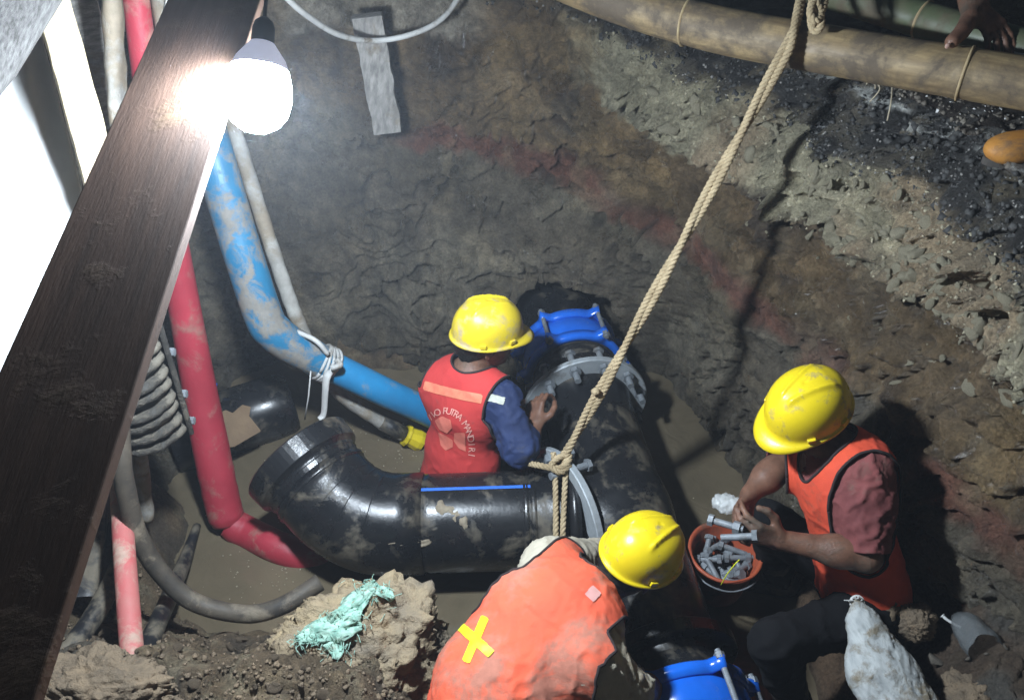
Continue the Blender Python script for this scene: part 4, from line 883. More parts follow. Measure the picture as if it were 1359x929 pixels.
def helmet(c, up, fr, par, m, a=.122, b=.100, H=.120, label=None):
    """shell with a rolled rim, a peak in front and two raised ribs running to the front"""
    up = unit(up); fr = unit(fr-up*np.dot(fr, up)); rt = np.cross(fr, up); nth = 96; ts = list(np.linspace(0.02, 1, 30))+[1.03, 1.08, 1.14, 1.20]
    V = [c+up*H]; 
    for t in ts:
        for k in range(nth):
            th = k/nth*2*math.pi; cx, sx_ = math.cos(th), math.sin(th)
            if t <= 1:
                ph = t*math.pi/2; rr = math.sin(ph)**.86; z = H*math.cos(ph)**.80
                x, y = a*rr*cx, b*rr*sx_
                # ribs: V shape meeting towards the front
                xr = x/a; sep = .045*(1-xr)*.62+.004
                if -.62 < xr < .72:
                    w = sst(-.62, -.45, xr)*sst(.72, .5, xr); rib = math.exp(-((abs(y)-sep)/.0055)**2)*.0055*w; z += rib*1.35; 
                    z += .003*w*(1 if abs(y) < sep else 0)
            else:
                q_ = (t-1)/.20; peak = max(0, cx)**3; wd = .009+.034*peak; dn = -.004-.016*q_*peak-.004*q_
                x, y = a*cx+wd*q_*cx, b*sx_+wd*q_*sx_*.9; z = dn
                if q_ > .95: z -= .004
            V.append(c+fr*x+rt*y+up*z)
    V = np.array(V); F = [(0, 1+k, 1+(k+1) % nth) for k in range(nth)]
    for i in range(len(ts)-1):
        for k in range(nth): F.append((1+i*nth+k, 1+(i+1)*nth+k, 1+(i+1)*nth+(k+1) % nth, 1+i*nth+(k+1) % nth))
    F = [f[::-1] for f in F]
    o = link('helmet', mesh(V, F), m, par, label); s = o.modifiers.new('shell', 'SOLIDIFY'); s.thickness = .003; s.offset = -1
    for th in (1.05, -1.05, 1.9, -1.9):
        q_ = c+fr*a*1.03*math.cos(th)+rt*b*1.03*math.sin(th)+up*.006; tn = unit(-fr*a*math.sin(th)+rt*b*math.cos(th)); nn = unit(np.cross(tn, up))
        sl = link('slot_lug', mesh(*box(q_, tn*.011, nn*.005, up*.007), smooth=False), m, o); bevel(sl, .002)
    return o
def person(label, J, mt, group=None):
    Pv, N, F = A(*J['pelvis']), A(*J['neck']), A(*J['front']); U = unit(N-Pv); F = unit(F-U*np.dot(F, U)); R = np.cross(F, U); L = np.linalg.norm(N-Pv)
    t = thing('person', label, 'person', Pv*A(1, 1, 0)+A(0, 0, J.get('base', 0)), group)
    ch = N-U*.13; fat = J.get('fat', 1.0); sw = J.get('sw', .165)
    SR, SL = A(*J['sr']) if 'sr' in J else N-U*.045+R*sw, A(*J['sl']) if 'sl' in J else N-U*.045-R*sw
    torso = [ell(ch, (R, F, U), (.158*fat, .108*fat, .17), .03), ell(Pv+U*.17, (R, F, U), (.142*fat, .105*fat, .17), .06), ell(Pv+U*.02, (R, F, U), (.150*fat, .115*fat, .12), .06),
             cone(N-U*.02-F*.01, SR-R*.03, .050, .055, .05), cone(N-U*.02-F*.01, SL+R*.03, .050, .055, .05)]
    if J.get('low'): torso.append(cone(Pv-U*.02, Pv+A(-.01, -.05, -.20), .150, .150, .05))
    if J.get('hunch'): torso.append(ell(ch-F*.035+U*.02, (R, F, U), (.13, .09, .14), .06))
    arms = {}
    for s, S_, e, w in (('r', SR, J['er'], J['wr']), ('l', SL, J['el'], J['wl'])): arms[s] = (S_, A(*e), A(*w))
    H = A(*J['head']); hu = unit(J['hup']); hf = unit(A(*J['hfront'])-hu*np.dot(J['hfront'], hu)); hr = np.cross(hf, hu)
    # body: one continuous skin
    B = [dict(p, r=p['r']-.012) if p['t'] == 'e' else dict(p, ra=p['ra']-.014, rb=p['rb']-.014) for p in torso]
    B += [cone(N-U*.03, H-hu*.06-hf*.015, .058, .052, .03)]
    B += [ell(H+hu*.012-hf*.008, (hr, hf, hu), (.070, .086, .084), .02), ell(H-hu*.045+hf*.022, (hr, hf, hu), (.056, .066, .062), .03), cone(H-hu*.095+hf*.062, H-hu*.09+hf*.05, .022, .026, .03),
          cone(H+hu*.005+hf*.088, H-hu*.030+hf*.103, .009, .014, .012), ell(H-hu*.062+hf*.084, (hr, hf, hu), (.024, .012, .007), .008), ell(H-hu*.074+hf*.080, (hr, hf, hu), (.020, .012, .007), .006), cone(H+hu*.016+hf*.078-hr*.045, H+hu*.016+hf*.078+hr*.045, .012, .012, .015)]
    for s in (-1, 1):
        B += [ell(H-hu*.012+hr*s*.077-hf*.008, (hr*.9+hf*.3*s, hf-hr*s*.3, hu), (.007, .019, .031), .006), ell(H-hu*.0+hr*s*.031+hf*.082, (hr, hf, hu), (.014, .010, .009), .004)]
    for s in 'rl':
        S_, E, Wp = arms[s]; B += [cone(S_, E, .046*fat, .039, .03), cone(E, E+(Wp-E)*.35, .040, .040, .02), cone(E+(Wp-E)*.3, Wp, .040, .026, .03)]
        h_ = J.get('hand'+s)
        if h_: B += hand_prims(Wp, **h_)
    legs = []
    for s in 'rl':
        hp = Pv+R*(.085 if s == 'r' else -.085)+U*.0; K, An, toe = A(*J['k'+s]), A(*J['a'+s]), A(*J['t'+s])
        legs.append((hp, K, An, toe)); B += [cone(hp, K, .075, .052, .04), cone(K, K+(An-K)*.4, .052, .052, .03), cone(K+(An-K)*.4, An, .052, .036, .03)]
        ft = An-A(0, 0, .045); B += [cone(An, ft, .036, .036, .02), cone(ft-(toe-ft)*.2, toe, .036, .024, .02, (A(0, 0, 1), .8))]
    V, Q = nets(B, J.get('h', .0055)); link('body', mesh(V, Q), mt['skin'], t)
    # shirt with sleeves
    sh = [dict(p) for p in torso]
    for s in 'rl':
        S_, E, Wp = arms[s]; sl = mt['sleeve'][s]
        sh.append(cone(S_, S_+(E-S_)*1.02, .064*fat, .060, .05))
        if sl > 1: sh += [cone(S_+(E-S_)*.85, E, .056, .054, .02), cone(E, E+(Wp-E)*(sl-1), .053, .042, .03)]
    def sleeve_g(V):
        g = np.full(len(V), .5)
        for s in 'rl':
            S_, E, Wp = arms[s]; sl = mt['sleeve'][s]; a, b = (E, Wp) if sl > 1 else (S_, E); f = sl-1 if sl > 1 else sl
            ax_ = unit(b-a); c = a+(b-a)*f; dist = rowdot(V, c, ax_); near = np.linalg.norm(V-(c+ax_*.02), axis=1) < .13; g = np.where(near, np.minimum(g, -dist), g)
        ng = rowdot(V, N-U*.012-F*.005, unit(U*1.0+F*.25)); rad = np.linalg.norm((V-N)-np.outer((V-N)@U, U), axis=1); g = np.where(rad < .085, np.minimum(g, np.maximum(-ng, rad-.066)), g)
        return np.minimum(g, rowdot(V, Pv-U*(.085 if not J.get('low') else .2), U))
    V, Q = nets(sh, .0075); T = tri(Q); V = wrinkle(V, T, mt.get('wamp', .006), mt.get('wfr', 13), mt['seed']); V2, F2 = clip(V, T, sleeve_g(V))
    so = link('shirt', mesh(V2, F2), mt['shirt'], t); so.modifiers.new('cloth', 'SOLIDIFY').thickness = .003
    res = dict(thing=t, R=R, U=U, F=F, N=N, Pv=Pv, arms=arms, H=H, hu=hu, hf=hf, hr=hr)
    # vest
    if mt.get('vest'):
        so_ = mt.get('vo', .010); V, Q = nets(sh, .0065, so_); T = tri(Q); V = wrinkle(V, T, mt.get('vamp', .0045), mt.get('vfr', 9), mt['seed']+3, mt.get('vdir', (1, 1, 1)))
        def vest_g(V):
            r, f, u = rowdot(V, N, R), rowdot(V, N, F), rowdot(V, N, U)
            td = sdf(torso, V)-so_; g = .026-td
            aw = mt.get('armw', .105); ea = (np.sqrt(((u+.11)/mt.get('au', .135))**2+((f-mt.get('fo', 0))/mt.get('af', .095))**2)-1)*.1; g = np.minimum(g, np.maximum(ea, aw+.02-np.abs(r)))
            g = np.minimum(g, mt.get('shw', .135)+2.2*np.maximum(0, -.09-u)-np.abs(r))
            nk = (np.sqrt((r/.072)**2+((f-.02)/.088)**2)-1)*.07; g = np.minimum(g, np.where(u > -.10, nk, g))
            return np.minimum(g, u+L+mt.get('hem', .02))
        g = vest_g(V); V2, F2 = clip(V, T, g); me = mesh(V2, F2); vo = link('vest', me, mt['vest'], t); sm = vo.modifiers.new('cloth', 'SOLIDIFY'); sm.thickness = .003; sm.offset = -1
        # dark binding tape along the open edges
        from collections import defaultdict
        ec = defaultdict(int)
        for f in F2:
            for i in range(len(f)): ec[(min(f[i], f[(i+1) % len(f)]), max(f[i], f[(i+1) % len(f)]))] += 1
        nb = defaultdict(list)
        for (a_, b_), c_ in ec.items():
            if c_ == 1: nb[a_].append(b_); nb[b_].append(a_)
        seen = set(); mb = MB()
        for s0 in list(nb):
            if s0 in seen: continue
            loop = [s0]; seen.add(s0)
            while True:
                nx = [q_ for q_ in nb[loop[-1]] if q_ not in seen]
                if not nx: break
                loop.append(nx[0]); seen.add(nx[0])
            if len(loop) > 40:
                P = V2[loop+[loop[0]]]
                for _ in range(4): P[1:-1] = (P[:-2]+2*P[1:-1]+P[2:])/4
                P = resample(P, .008); mb.add(*tube(P, .0042, 6))
        if mb.V: link('binding', mb.me(), m_bind, vo)
        res['vest'] = vo; res['vbvh'] = bvh(me)
    res['sbvh'] = bvh(so.data)
    # trousers
    tr = [ell(Pv-U*.05+(F*.05 if J.get('low') else 0), (R, F, U), (.146*fat, .112*fat, .105)if not J.get('low') else (.12, .08, .09), .04)]
    for hp, K, An, toe in legs: tr += [cone(hp, K, .086, .064, .04), cone(K, K+(An-K)*.4, .064, .060, .03), cone(K+(An-K)*.4, An, .060, .050, .02)]
    V, Q = nets(tr, .010); T = tri(Q); V = wrinkle(V, T, .007, 11, mt['seed']+5); link('trousers', mesh(V, Q), mt['trousers'], t)
    for hp, K, An, toe in legs:
        ft = An-A(0, 0, .045); bt = [cone(An+(K-An)*.35, An, .056, .046, .01), cone(An, ft, .046, .044, .02), cone(ft-(toe-ft)*.25, toe, .044, .036, .02, (A(0, 0, 1), .85))]
        V, Q = nets(bt, .010); link('boot', mesh(V, Q), m_black2, t)
    # hair
    Hh = [ell(H+hu*.012-hf*.010, (hr, hf, hu), (.078, .095, .092), .01), cone(H-hu*.055-hf*.055, H-hu*.01-hf*.06, .042, .052, .03)]
    V, Q = nets(Hh, .007); T = tri(Q); V = V+normals(V, T)*(.004*fbm(V*70, 2, 3)+.003*fbm(V*25, 2, 4))[:, None]
    f, u, r = rowdot(V, H, hf), rowdot(V, H, hu), rowdot(V, H, hr)
    g = np.maximum(np.minimum(.030-f, u+.085+.0*f-.35*np.maximum(0, f+.02)), np.minimum(u-.045, .2)); g = np.minimum(g, np.maximum(.018-f+0*u, u-.03)); V2, F2 = clip(V, T, g); link('hair', mesh(V2, F2), m_hair, t)
    hc = H+hu*J.get('hlift', .022)+hf*.004; res['helmet'] = helmet(hc, unit(hu+hf*J.get('htilt', 0)), hf, t, mt['helmet'])
    return res
def tape(name, pts, w, target, m, parent, off=.0035):
    """strip along px points of half width w px"""
    P = resample(np.array(pts, float), 3); T = np.gradient(P, axis=0); T /= np.linalg.norm(T, axis=1)[:, None]; Nn = np.stack([-T[:, 1], T[:, 0]], -1)
    w = np.interp(np.linspace(0, 1, len(P)), np.linspace(0, 1, len(w)), w)[:, None] if hasattr(w, '__len__') else w
    return decal(name, np.concatenate([P+Nn*w, (P-Nn*w)[::-1]]), target, m, parent, off, 2.5)

# --- first worker: blue shirt, red vest, beside the far flange
n1_ = W(624, 492, 2.93); p1_ = A(-.20, 2.06, .04); H1 = W(645, 446, 2.88)
w1 = person('worker in blue shirt and red vest working at the far flange behind the black pipe', dict(
    pelvis=p1_, neck=n1_, front=(.62, .80, .0), sl=W(588, 512, 3.02), head=H1, hup=(.10, .12, .95), hfront=(.92, .25, -.22), sw=.160, fat=1.03,
    er=W(690, 594, 2.86), wr=W(709, 566, 2.92), el=W(640, 575, 3.30), wl=W(680, 556, 3.25), htilt=-.05,
    handr=dict(d=A(.05, .80, .32), pn=A(.5, .2, -.7), side=-1, curl=.75), handl=dict(d=A(.8, .1, .1), pn=A(0, .6, -.6), side=1, curl=.7),
    kr=(.08, 2.34, -.12), ar=(-.08, 2.02, -.26), tr=(-.08, 1.90, -.31), kl=(-.17, 2.46, -.12), al=(-.30, 2.12, -.26), tl=(-.30, 2.0, -.31), base=-.3),
    dict(skin=m_skin, shirt=m_navy, vest=m_redvest, trousers=m_trou, helmet=m_yel3, sleeve=dict(r=1.72, l=1.8), seed=11, wamp=.008, vamp=.003, vfr=7, shw=.135, armw=.105, fo=.035, af=.085))
vb, v1 = w1['vbvh'], w1['vest']
tape('reflective_stripe', [(564, 511), (590, 518), (620, 525), (641, 529)], 6, vb, m_ostripe, v1)
tape('sleeve_stripe', [(640, 525), (655, 528), (670, 532)], 5, w1['sbvh'], m_refl, w1['thing'], .004)
lb = [(-x) for x in range(0)]
txt = 'IVO PUTRA MANDIRI'; ce = (592, 594); pl_ = []
for k in range(len(txt)):
    a = math.radians(-34+k*8.4); rx, ry = 35, 50; pl_.append((ce[0]+rx*math.sin(a), ce[1]-ry*math.cos(a), a*.95+.12, .95))
letters(txt, pl_, 12.5, vb, m_print, v1)
for pg in ([(578, 557), (588, 551), (599, 556), (601, 567), (594, 574), (584, 569)], [(583, 573), (593, 577), (602, 583), (602, 592), (592, 597), (586, 590)], [(604, 573), (618, 573), (619, 598), (610, 594), (603, 584)]):
    decal('emblem_facet', pg, vb, m_emblem, v1, .003, 2.5)

# --- second worker: maroon shirt, orange vest, squatting on the right bank with bolts
H2 = W(1074, 548, 2.36); n2_ = A(.90, 1.58, .80)
w2 = person('worker in maroon shirt and orange vest squatting with bolts in hand by the bucket', dict(
    pelvis=(1.06, 1.42, .34), neck=n2_, front=(-.93, -.12, .1), head=H2, hup=(-.28, -.14, .90), hfront=(-.80, -.42, -.48), sw=.165, fat=1.0, hlift=.03,
    sl=W(1150, 630, 2.32), sr=W(1075, 592, 2.60), el=W(1150, 738, 2.30), wl=W(1036, 716, 2.33), er=W(1030, 622, 2.52), wr=W(996, 655, 2.47), hunch=1,
    handl=dict(d=W(985, 702, 2.30)-W(1036, 716, 2.33), pn=A(.1, .75, -.1), side=-1, curl=.75, thumb=.5), handr=dict(d=W(972, 690, 2.42)-W(996, 655, 2.47), pn=A(.3, -.75, .0), side=-1, curl=.7, thumb=.6),
    kl=(.72, 1.20, .44), al=(.86, 1.20, .06), tl=(.70, 1.17, .0), kr=(.80, 1.62, .42), ar=(.92, 1.66, .06), tr=(.78, 1.68, .0), base=0),
    dict(skin=m_skin, shirt=m_maroon, vest=m_orange2, trousers=m_trou, helmet=m_yel, sleeve=dict(r=.8, l=.93), seed=31, wamp=.008, vamp=.005, shw=.112, hem=-.02, vfr=8, armw=.085, au=.17, af=.12))
decal('tape_cross', [(1049, 692), (1057, 690), (1068, 709), (1061, 712)], w2['vbvh'], m_hiv, w2['vest'], .004, 2.5)
decal('tape_cross', [(1058, 680), (1065, 684), (1054, 710), (1048, 708)], w2['vbvh'], m_hiv, w2['vest'], .0055, 2.5)

# --- third worker: orange vest, beige shirt, bent over in front
H3 = W(843, 744, 2.36); n3_ = W(776, 782, 2.27)
w3 = person('worker in orange vest with a yellow cross bending over the pipe in front', dict(
    pelvis=W(664, 922, 2.12), low=1, neck=n3_, front=(.16, .30, -.95), head=H3, hup=(.34, .10, .90), hfront=(.75, .50, -.35), sw=.195, fat=1.17, hlift=.034,
    sl=W(728, 748, 2.36), sr=W(786, 884, 2.09), er=W(846, 922, 2.18), wr=W(880, 900, 2.66), el=W(800, 742, 2.62), wl=W(870, 790, 2.80),
    handr=dict(d=A(.6, .5, -.3), pn=A(0, 0, -1), side=-1, curl=.5), handl=dict(d=A(.7, .2, -.4), pn=A(0, 0, -1), side=1, curl=.5),
    kl=(-.02, 1.36, .26), al=(-.16, 1.24, .02), tl=(-.04, 1.34, -.05), kr=(.02, 1.06, .20), ar=(-.14, .90, .02), tr=(.0, .98, -.05), base=-.05),
    dict(skin=m_skin, shirt=m_beige, vest=m_orange, trousers=m_trou, helmet=m_yel2 and m_yel, sleeve=dict(r=.98, l=1.6), seed=51, wamp=.008, vamp=.009, vfr=5, shw=.135, hem=.16, armw=.12, vo=.012))
vb, v3 = w3['vbvh'], w3['vest']
def rot_rect(a, b, w): a, b = A(*a), A(*b); d = unit(b-a); n = A(-d[1], d[0])*w; return [a+n, b+n, b-n, a-n]
decal('tape_cross', rot_rect((645, 818), (619, 878), 5.5), vb, m_hiv, v3, .0022)
decal('tape_cross', rot_rect((613, 832), (653, 868), 6), vb, m_hiv, v3, .0034)
decal('cloth_label', rot_rect((781, 782), (793, 793), 8), vb, m_label, v3, .0025)

# --- watcher above: a hand on the bamboo and one boot are in view, the rest is beside the picture
tw = thing('person', 'bystander on the rim in tan boots, resting one hand on the bamboo', 'person', (1.75, 2.25, 1.48))
wp = W(1292, 6, 2.30); hd = W(1268, 48, 2.30)-wp; S4, E4 = A(1.70, 2.35, 2.10), A(1.42, 2.60, 1.98)
B = [cone(S4, E4, .05, .042, .03), cone(E4, wp, .042, .030, .03)]
Bp = hand_prims(wp, d=A(.35, -.80, -.30), pn=A(.1, .1, -1), side=1, curl=.35, thumb=.1, sc_=1.0)
t0_ = W(1288, 26, 2.26); t1_ = W(1277, 42, 2.22); t2_ = W(1264, 55, 2.20)
Bp = Bp[:-3]+[cone(wp, t0_, .026, .025, .02), cone(t0_, t1_, .024, .020, .008), cone(t1_, t2_, .020, .018, .004)]
V, Q = nets(B+Bp+[ell((1.85, 2.55, 1.98), ((1, 0, 0), (0, 1, 0), (0, 0, 1)), (.13, .15, .28), .05), cone((1.83, 2.5, 2.22), (1.78, 2.42, 2.38), .055, .05, .03), ell((1.74, 2.36, 2.47), ((1, 0, 0), (0, 1, 0), (0, 0, 1)), (.085, .095, .115), .03), cone((1.85, 2.5, 2.2), S4, .07, .06, .05), cone((1.8, 2.55, 1.78), (1.55, 2.2, 1.85), .08, .06, .04), cone((1.55, 2.2, 1.85), (1.60, 2.02, 1.58), .055, .04, .03), cone((1.95, 2.5, 1.78), (1.85, 2.0, 1.90), .08, .06, .04), cone((1.85, 2.0, 1.90), (1.92, 2.05, 1.58), .055, .04, .03)], .006)
link('body', mesh(V, Q), m_skin, tw)
nail = W(1258, 61, 2.185); link('thumb_nail', mesh(IV*A(.007, .004, .008)+nail, IF), m_nail, tw)
V, Q = nets([cone(S4, E4, .068, .062, .05), cone(E4, E4+(wp-E4)*.72, .060, .052, .03), ell((1.85, 2.55, 1.98), ((1, 0, 0), (0, 1, 0), (0, 0, 1)), (.15, .17, .27), .05), cone((1.85, 2.5, 2.2), S4, .08, .07, .05)], .010); T = tri(Q); V = wrinkle(V, T, .008, 12, 71)
link('jacket', mesh(V, Q), mat('black_jacket', (.018, .018, .022), rough=.85, bump=.4), tw)
V, Q = nets([cone((1.8, 2.55, 1.78), (1.55, 2.2, 1.85), .095, .075, .04), cone((1.55, 2.2, 1.85), (1.60, 2.02, 1.60), .072, .055, .03), cone((1.95, 2.5, 1.78), (1.85, 2.0, 1.90), .095, .075, .04), cone((1.85, 2.0, 1.90), (1.92, 2.05, 1.62), .07, .055, .03)], .011); T = tri(Q); V = wrinkle(V, T, .008, 11, 72)
link('trousers', mesh(V, Q), mat('brown_trousers', (.13, .085, .055), rough=.9, bump=.4), tw)
# boot toe pointing left into the picture
def boot(toe, heel, par, zg):
    toe, heel = A(*toe), A(*heel); d = unit(heel-toe); s = np.cross(d, A(0, 0, 1)); up = A(0, 0, 1)
    V, Q = nets([ell(toe+d*.060+up*.030, (d, s, up), (.058, .046, .034), .02), ell(toe+d*.13+up*.036, (d, s, up), (.10, .045, .042), .03), ell(toe+d*.22+up*.04, (d, s, up), (.05, .038, .045), .03), cone(toe+d*.19+up*.05, toe+d*.21+up*.17, .046, .050, .03)], .006)
    b = link('boot', mesh(V, Q), m_boot, par); 
    n = 40; pr = []
    for k in range(n):
        a = k/n*2*math.pi; x = .145+.139*math.cos(a); w = .046*(1-.12*math.cos(a*2+.5)); pr.append(toe+d*x+s*w*math.sin(a)*1.04)
    lo_ = np.array(pr)-up*.008; hi2 = np.array(pr)+up*.012; Vs = np.concatenate([lo_, hi2]); Fs = [tuple(range(n)), tuple(range(n, 2*n))[::-1]]+[(k, k+n, (k+1) % n+n, (k+1) % n) for k in range(n)]
    bevel(link('sole', mesh(Vs, Fs, False), m_sole, b), .003)
    link('toe_seam', mesh(*tube([toe+d*(.085+.03*math.cos(a))+s*.047*math.sin(a)+up*(.034+.043*math.cos(a)) for a in np.linspace(-1.45, 1.45, 22)], .0022, 6)), m_bind, b)
tp = W(1305, 205, 2.22); gz = hit(bvh(gr.data), 1312, 215)[0]
zg = tp[2]; boot(tp-A(0, 0, .02), tp+A(1, .10, 0), tw, zg); boot(tp+A(.28, -.16, -.02), tp+A(1.3, -.05, 0), tw, zg)

# ================================================================== THINGS AROUND THE WORKERS
# bucket with bolts
bk = Wz(952, 742, .20)+A(.02, 0, 0); zb = .045
bu = thing('bucket', 'muddy terracotta plastic bucket of bolts between the kneeling man and the pipe', 'bucket', (bk[0], bk[1], zb))
link('bucket_shell', mesh(*lathe(A(bk[0], bk[1], zb), A(0, 0, 1), [(.0, .001), (.0, .080), (.01, .086), (.19, .112), (.196, .121), (.205, .121), (.206, .112), (.19, .106), (.02, .080), (.015, .001)], 48)), m_bucket, bu)
link('handle', mesh(*tube(spline([A(bk[0]-.115, bk[1]+.02, zb+.19), A(bk[0]-.09, bk[1]-.09, zb+.178), A(bk[0], bk[1]-.13, zb+.17), A(bk[0]+.09, bk[1]-.09, zb+.178), A(bk[0]+.115, bk[1]+.02, zb+.19)], 8), .003, 8)), m_bolt, bu)
bb1 = bolt_mesh(.082, .0095); bb1.add(*nut_mesh(.014, .0095)); sbolt = bb1.me(False); sbolt.materials.append(m_bolt)
bb2 = bolt_mesh(.082, .0095); sbolt2 = bb2.me(False); sbolt2.materials.append(m_bolt)
def lay_bolt(me, p, d, label, group=None):
    o = bpy.data.objects.new('bolt', me); COL.objects.link(o); o.matrix_world = Matrix.Translation(Vector(p)) @ rot_to(unit(d)).to_4x4(); return tag(o, label, 'bolt', group)
rb = random.Random(3)
for k in range(24):
    a = k*2.4; rr = .075*math.sqrt((k+.5)/24); rr = min(rr, .06); ly = k//8
    lay_bolt(rb.choice((sbolt, sbolt2)), A(bk[0]+rr*math.cos(a), bk[1]+rr*math.sin(a), zb+.105+.022*ly+rb.uniform(0, .008)), A(rb.uniform(-1, 1), rb.uniform(-1, 1)*.7, rb.uniform(-.25, .35)), 'zinc bolt lying in the heap inside the terracotta bucket', 'bolts heaped in the bucket')
tag(link('cable_tie', mesh(*tube(spline([W(957, 776, 2.70), W(965, 762, 2.66), W(976, 748, 2.64), W(982, 742, 2.64)], 6), .0018, 6)), m_hiv), 'thin yellow plastic tie lying across the bolts in the bucket', 'cable tie')
lay_bolt(sbolt, W(967, 696, 2.31), W(990, 702, 2.29)-W(945, 689, 2.33), 'upper of the two bolts in the hand, hexagon head to the left')
lay_bolt(sbolt2, W(978, 712, 2.285), W(960, 712, 2.30)-W(1000, 710, 2.27), 'lower of the two bolts held in the hand')
V, Q = nets([ell(W(964, 668, 2.46), ((1, 0, 0), (0, 1, 0), (0, 0, 1)), (.035, .03, .022), .02), cone(W(950, 664, 2.47), W(984, 672, 2.45), .012, .02, .02)], .005); T = tri(Q); V = wrinkle(V, T, .006, 40, 5)
tag(link('plastic_bag', mesh(V, Q, False), m_plas), 'small crumpled clear plastic bag at the squatting worker\'s fingers', 'plastic bag')
# block of earth with green sack rags
def boulder(name, c, r, seed, m, label, cat, amp=.16, cuts=9, sub=4, rot=0.0):
    V, F = ico(sub); rs = np.random.RandomState(seed)
    for _ in range(cuts):
        n = unit(rs.normal(size=3)); q_ = rs.uniform(.55, .85); V = V-np.maximum(0, V@n-q_)[:, None]*n*.9
    n0 = V/np.linalg.norm(V, axis=1)[:, None]; w3_ = worley(n0*5+.4*fbm(n0*3, 3, seed)[:, None], seed+3, True)
    V = V*(1+.07*(w3_[2]-.5)+.10*(w3_[3]*np.stack([np.sin(w3_[2]*77), np.sin(w3_[2]*131), np.sin(w3_[2]*57)], -1)).sum(-1)+.03*fbm(n0*22, 4, seed+8)+amp*fbm(V*1.8+seed, 4, seed)+amp*.35*fbm(V*6, 4, seed+1)-amp*.3*sst(.12, 0, (lambda w: w[1]-w[0])(worley(V*3.2, seed))))[:, None]; V = V*A(*r)
    c_, s_ = math.cos(rot), math.sin(rot); V = V@np.array([[c_, s_, 0], [-s_, c_, 0], [0, 0, 1]])+c
    o = link(name, mesh(V, F), m); return tag(o, label, cat)
m_block = mat('brown_clay_block', (.40, .30, .17), (.17, .14, .105), 5, .75, .92, 1.0, 30, detail=12, bdist=.02)
bl = boulder('earth_block', W(490, 862, 2.42)-A(0, .02, .05), (.30, .24, .235), 14, m_block, 'big broken block of clay beside the orange vest with green rags on top', 'clay block', rot=.2, sub=6, amp=.24, cuts=14)
boulder('earth_block', W(128, 930, 2.14), (.20, .12, .09), 23, m_brownclod, 'rough dark lump of earth at the foot of the pinkish pipe', 'earth lump', amp=.4, cuts=3, sub=6)
blb = bvh(bl.data)
mb = MB(); rs = random.Random(9)
def rag(pts, ws, seed, nx=9):
    P = resample(np.array(pts, float), 4); L_ = len(P); V = []; T = np.gradient(P, axis=0); T /= np.linalg.norm(T, axis=1)[:, None]; w = np.interp(np.linspace(0, 1, L_), np.linspace(0, 1, len(ws)), ws)
    for i in range(L_):
        for j in range(nx):
            q_ = P[i]+A(-T[i][1], T[i][0])*w[i]*(j/(nx-1)*2-1); l, n = hit(blb, *q_); l = W(q_[0], q_[1], 2.45) if l is None else l; dv = -unit(ray(*q_))
            V.append(l+dv*(.008+.010*abs(math.sin(j*1.4+i*.25+seed))+.006*vnoise(A(i*.5, j*.7, seed))))
    mb.add(np.array(V), [(i*nx+j, i*nx+j+1, (i+1)*nx+j+1, (i+1)*nx+j) for i in range(L_-1) for j in range(nx-1)])
rag([(452, 830), (470, 800), (492, 780), (500, 772)], [10, 16, 12, 5], 1); rag([(395, 848), (420, 838), (450, 832), (480, 828)], [6, 16, 20, 8], 2); rag([(425, 832), (455, 820), (478, 812)], [8, 14, 8], 3); rag([(440, 850), (448, 866), (446, 874)], [14, 10, 4], 4); rag([(500, 782), (515, 786), (522, 796)], [6, 8, 4], 5)
nr = link('green_rag', mb.me(), m_net); nr.modifiers.new('t', 'SOLIDIFY').thickness = .0015; tag(nr, 'frayed pale green woven sack rags draped on the clay block', 'rag')
mb = MB()
for k in range(230):
    x_, y_ = rs.choice([(rs.uniform(392, 420), rs.uniform(840, 856)), (rs.uniform(425, 475), rs.uniform(835, 878)), (rs.uniform(450, 515), rs.uniform(772, 830)), (rs.uniform(485, 520), rs.uniform(770, 795)), (rs.uniform(420, 480), rs.uniform(808, 840))])
    l, n = hit(blb, x_, y_)
    if l is None: continue
    d = unit(np.array([rs.gauss(0, 1), rs.gauss(0, 1), rs.gauss(0, .5)])+n*.6); L_ = rs.uniform(.012, .035); mb.add(*tube([l+n*.006, l+n*.012+d*L_*.5, l+n*.008+d*L_+A(0, 0, -.006)], .0011, 4))
link('loose_fibres', mb.me(False), m_net, nr)['kind'] = 'stuff'
boulder('earth_lump', W(1212, 826, 2.40), (.062, .055, .055), 31, m_brownclod, 'rounded brown lump of earth directly right of the white sack', 'earth lump', amp=.25, cuts=6, sub=5)
boulder('earth_lump', W(1178, 806, 2.44), (.06, .05, .05), 37, m_brownclod, 'small brown lump of earth behind the mouth of the white sack', 'earth lump', amp=.25, cuts=6, sub=4)
boulder('earth_lump', W(1290, 925, 2.26), (.11, .08, .06), 41, m_brownclod, 'low broad lump of earth below the cut bottle at the lower edge', 'earth lump', amp=.3, cuts=5, sub=5)
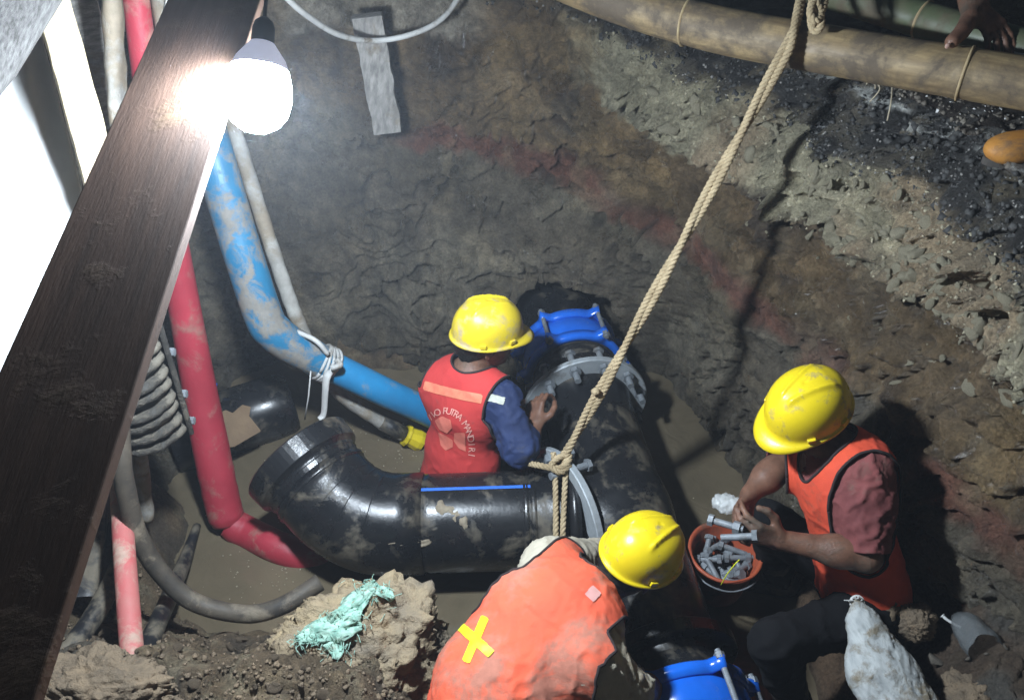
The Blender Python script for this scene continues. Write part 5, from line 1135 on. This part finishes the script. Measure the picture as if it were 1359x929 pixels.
# white sack on the bank
sc0 = [W(1138, 799, 2.34), W(1148, 830, 2.31), W(1170, 890, 2.25), W(1206, 955, 2.19)]
V, Q = nets([cone(sc0[0], sc0[1], .014, .042, .03, (A(0, -.3, 1), .7)), cone(sc0[1], sc0[2], .044, .085, .04, (A(0, -.3, 1), .6)), cone(sc0[2], sc0[3], .085, .10, .04, (A(0, -.3, 1), .6))], .006); T = tri(Q); V = wrinkle(V, T, .0045, 18, 81, (1.8, .4, .4)); V = wrinkle(V, T, .0025, 40, 83)
sk = thing('sack', 'dirty white woven sack with its tied mouth upward, lying on the right bank', 'sack', sc0[2]-A(0, 0, .08)); link('sack_body', mesh(V, Q), m_sack, sk)
mb = MB()
for k in range(12):
    d = unit(A(rs.gauss(-.3, .8), rs.gauss(.2, .5), rs.gauss(.9, .4))); mb.add(*tube([sc0[0], sc0[0]+d*.018, sc0[0]+d*rs.uniform(.018, .03)+A(rs.gauss(0, .006), 0, -.004)], .0018, 4))
mb.add(*tube([sc0[0]+.019*(math.cos(a)*A(1, 0, 0)+math.sin(a)*A(0, .7, .7)) for a in np.linspace(0, 6.28, 16)], .003, 6)); link('tied_mouth', mb.me(False), m_white, sk)
# cut plastic bottle and white stick
ba_, bb3 = W(1278, 858, 2.36), W(1312, 836, 2.30); bdv = unit(bb3-ba_+A(0, -.02, .01))
tb = W(1285, 832, 2.35); bdv = unit(W(1310, 862, 2.27)-tb); bo3 = tb
bt = thing('cut_bottle', 'cut off grey translucent plastic bottle lying on the right bank', 'bottle', bo3); 
V, F = lathe(bo3, bdv, [(-.045, .020), (-.02, .036), (.0, .044), (.02, .046), (.04, .047), (.06, .048), (.08, .048), (.08, .0465), (.06, .0465), (.04, .0455), (.02, .0445), (.0, .0425), (-.02, .034), (-.043, .018)], 48)
V = V+.007*np.stack([fbm(V*28, 3, 5), fbm(V*28, 3, 6), fbm(V*28, 3, 7)], -1); link('bottle_wall', mesh(V, F, False), m_plas2, bt)
link('bottle_base', mesh(*lathe(bo3, bdv, [(-.045, .020), (-.046, .001)], 32)), m_plas2, bt)
tag(link('white_stick', mesh(*tube(spline([W(1251, 816, 2.38), W(1258, 822, 2.37), W(1268, 828, 2.36), W(1276, 832, 2.35)], 6), [.0085]+[.0045]*4+[.004]*14, 8)), m_white), 'short white plastic stick beside the cut bottle', 'stick')
# packet lying behind the bamboo
pk = [W(1296, 52, 2.34), W(1322, 48, 2.34), W(1375, 72, 2.25), W(1368, 88, 2.25), W(1320, 72, 2.30)]; pk = [W(1303, 56, 2.36), W(1312, 42, 2.40), W(1390, 66, 2.25), W(1385, 92, 2.20)]
t = thing('packet', 'green and white printed packet lying behind the bamboo beside the hand', 'packet', pk[0])
V, F = slab([pk[0], pk[3], pk[2], pk[1]], .012, (14, 6), .004, 3); link('wrapper', mesh(V, F), m_white, t)
g0 = line_at(pk[0], pk[3], .27); g1 = line_at(pk[1], pk[2], .27); nn = unit(np.cross(pk[3]-pk[0], pk[1]-pk[0])); nn = nn if np.dot(nn, pk[0]-A(0, 0, CH)) < 0 else -nn
V, F = slab([pk[0]+nn*.004-(pk[3]-pk[0])*.02, g0+nn*.004, g1+nn*.004, pk[1]+nn*.004], .003, (6, 6), .001, 3); link('green_end', mesh(V, F), m_green, t)
mb = MB()
for k in range(13):
    c = line_at(line_at(pk[0], pk[3], .34+k*.045), line_at(pk[1], pk[2], .34+k*.045), .5)+nn*.008; ex, ey = unit(pk[3]-pk[0]), unit(pk[1]-pk[0]); h_ = rs.uniform(.5, 1)
    mb.add(*box(c+ey*.004*(1-h_), ex*.0014, ey*.0075*h_, nn*.0006)); mb.add(*box(c+ey*.006*rs.choice((-1, 1)), ex*.003, ey*.0011, nn*.0008))
link('printed_marks', mb.me(False), m_ink, t)

# ================================================================== GLOW ADDED ROUND THE BULB
hz, nt, b = newmat('bulb_glow_haze'); nt.nodes.remove(b); pv = nt.nodes.new('ShaderNodeVolumePrincipled'); pv.inputs['Density'].default_value = HAZE; pv.inputs['Color'].default_value = (.80, .88, 1.0, 1)
nt.links.new(pv.outputs[0], nt.nodes['Material Output'].inputs['Volume'])
hb = link('glow_haze', mesh(*box((0, 0, 1.25), (125, 0, 0), (0, 125, 0), (0, 0, 2.6)), smooth=False), hz); hb['kind'] = 'stuff'  # thin scattering volume added to give the bulb its bloom
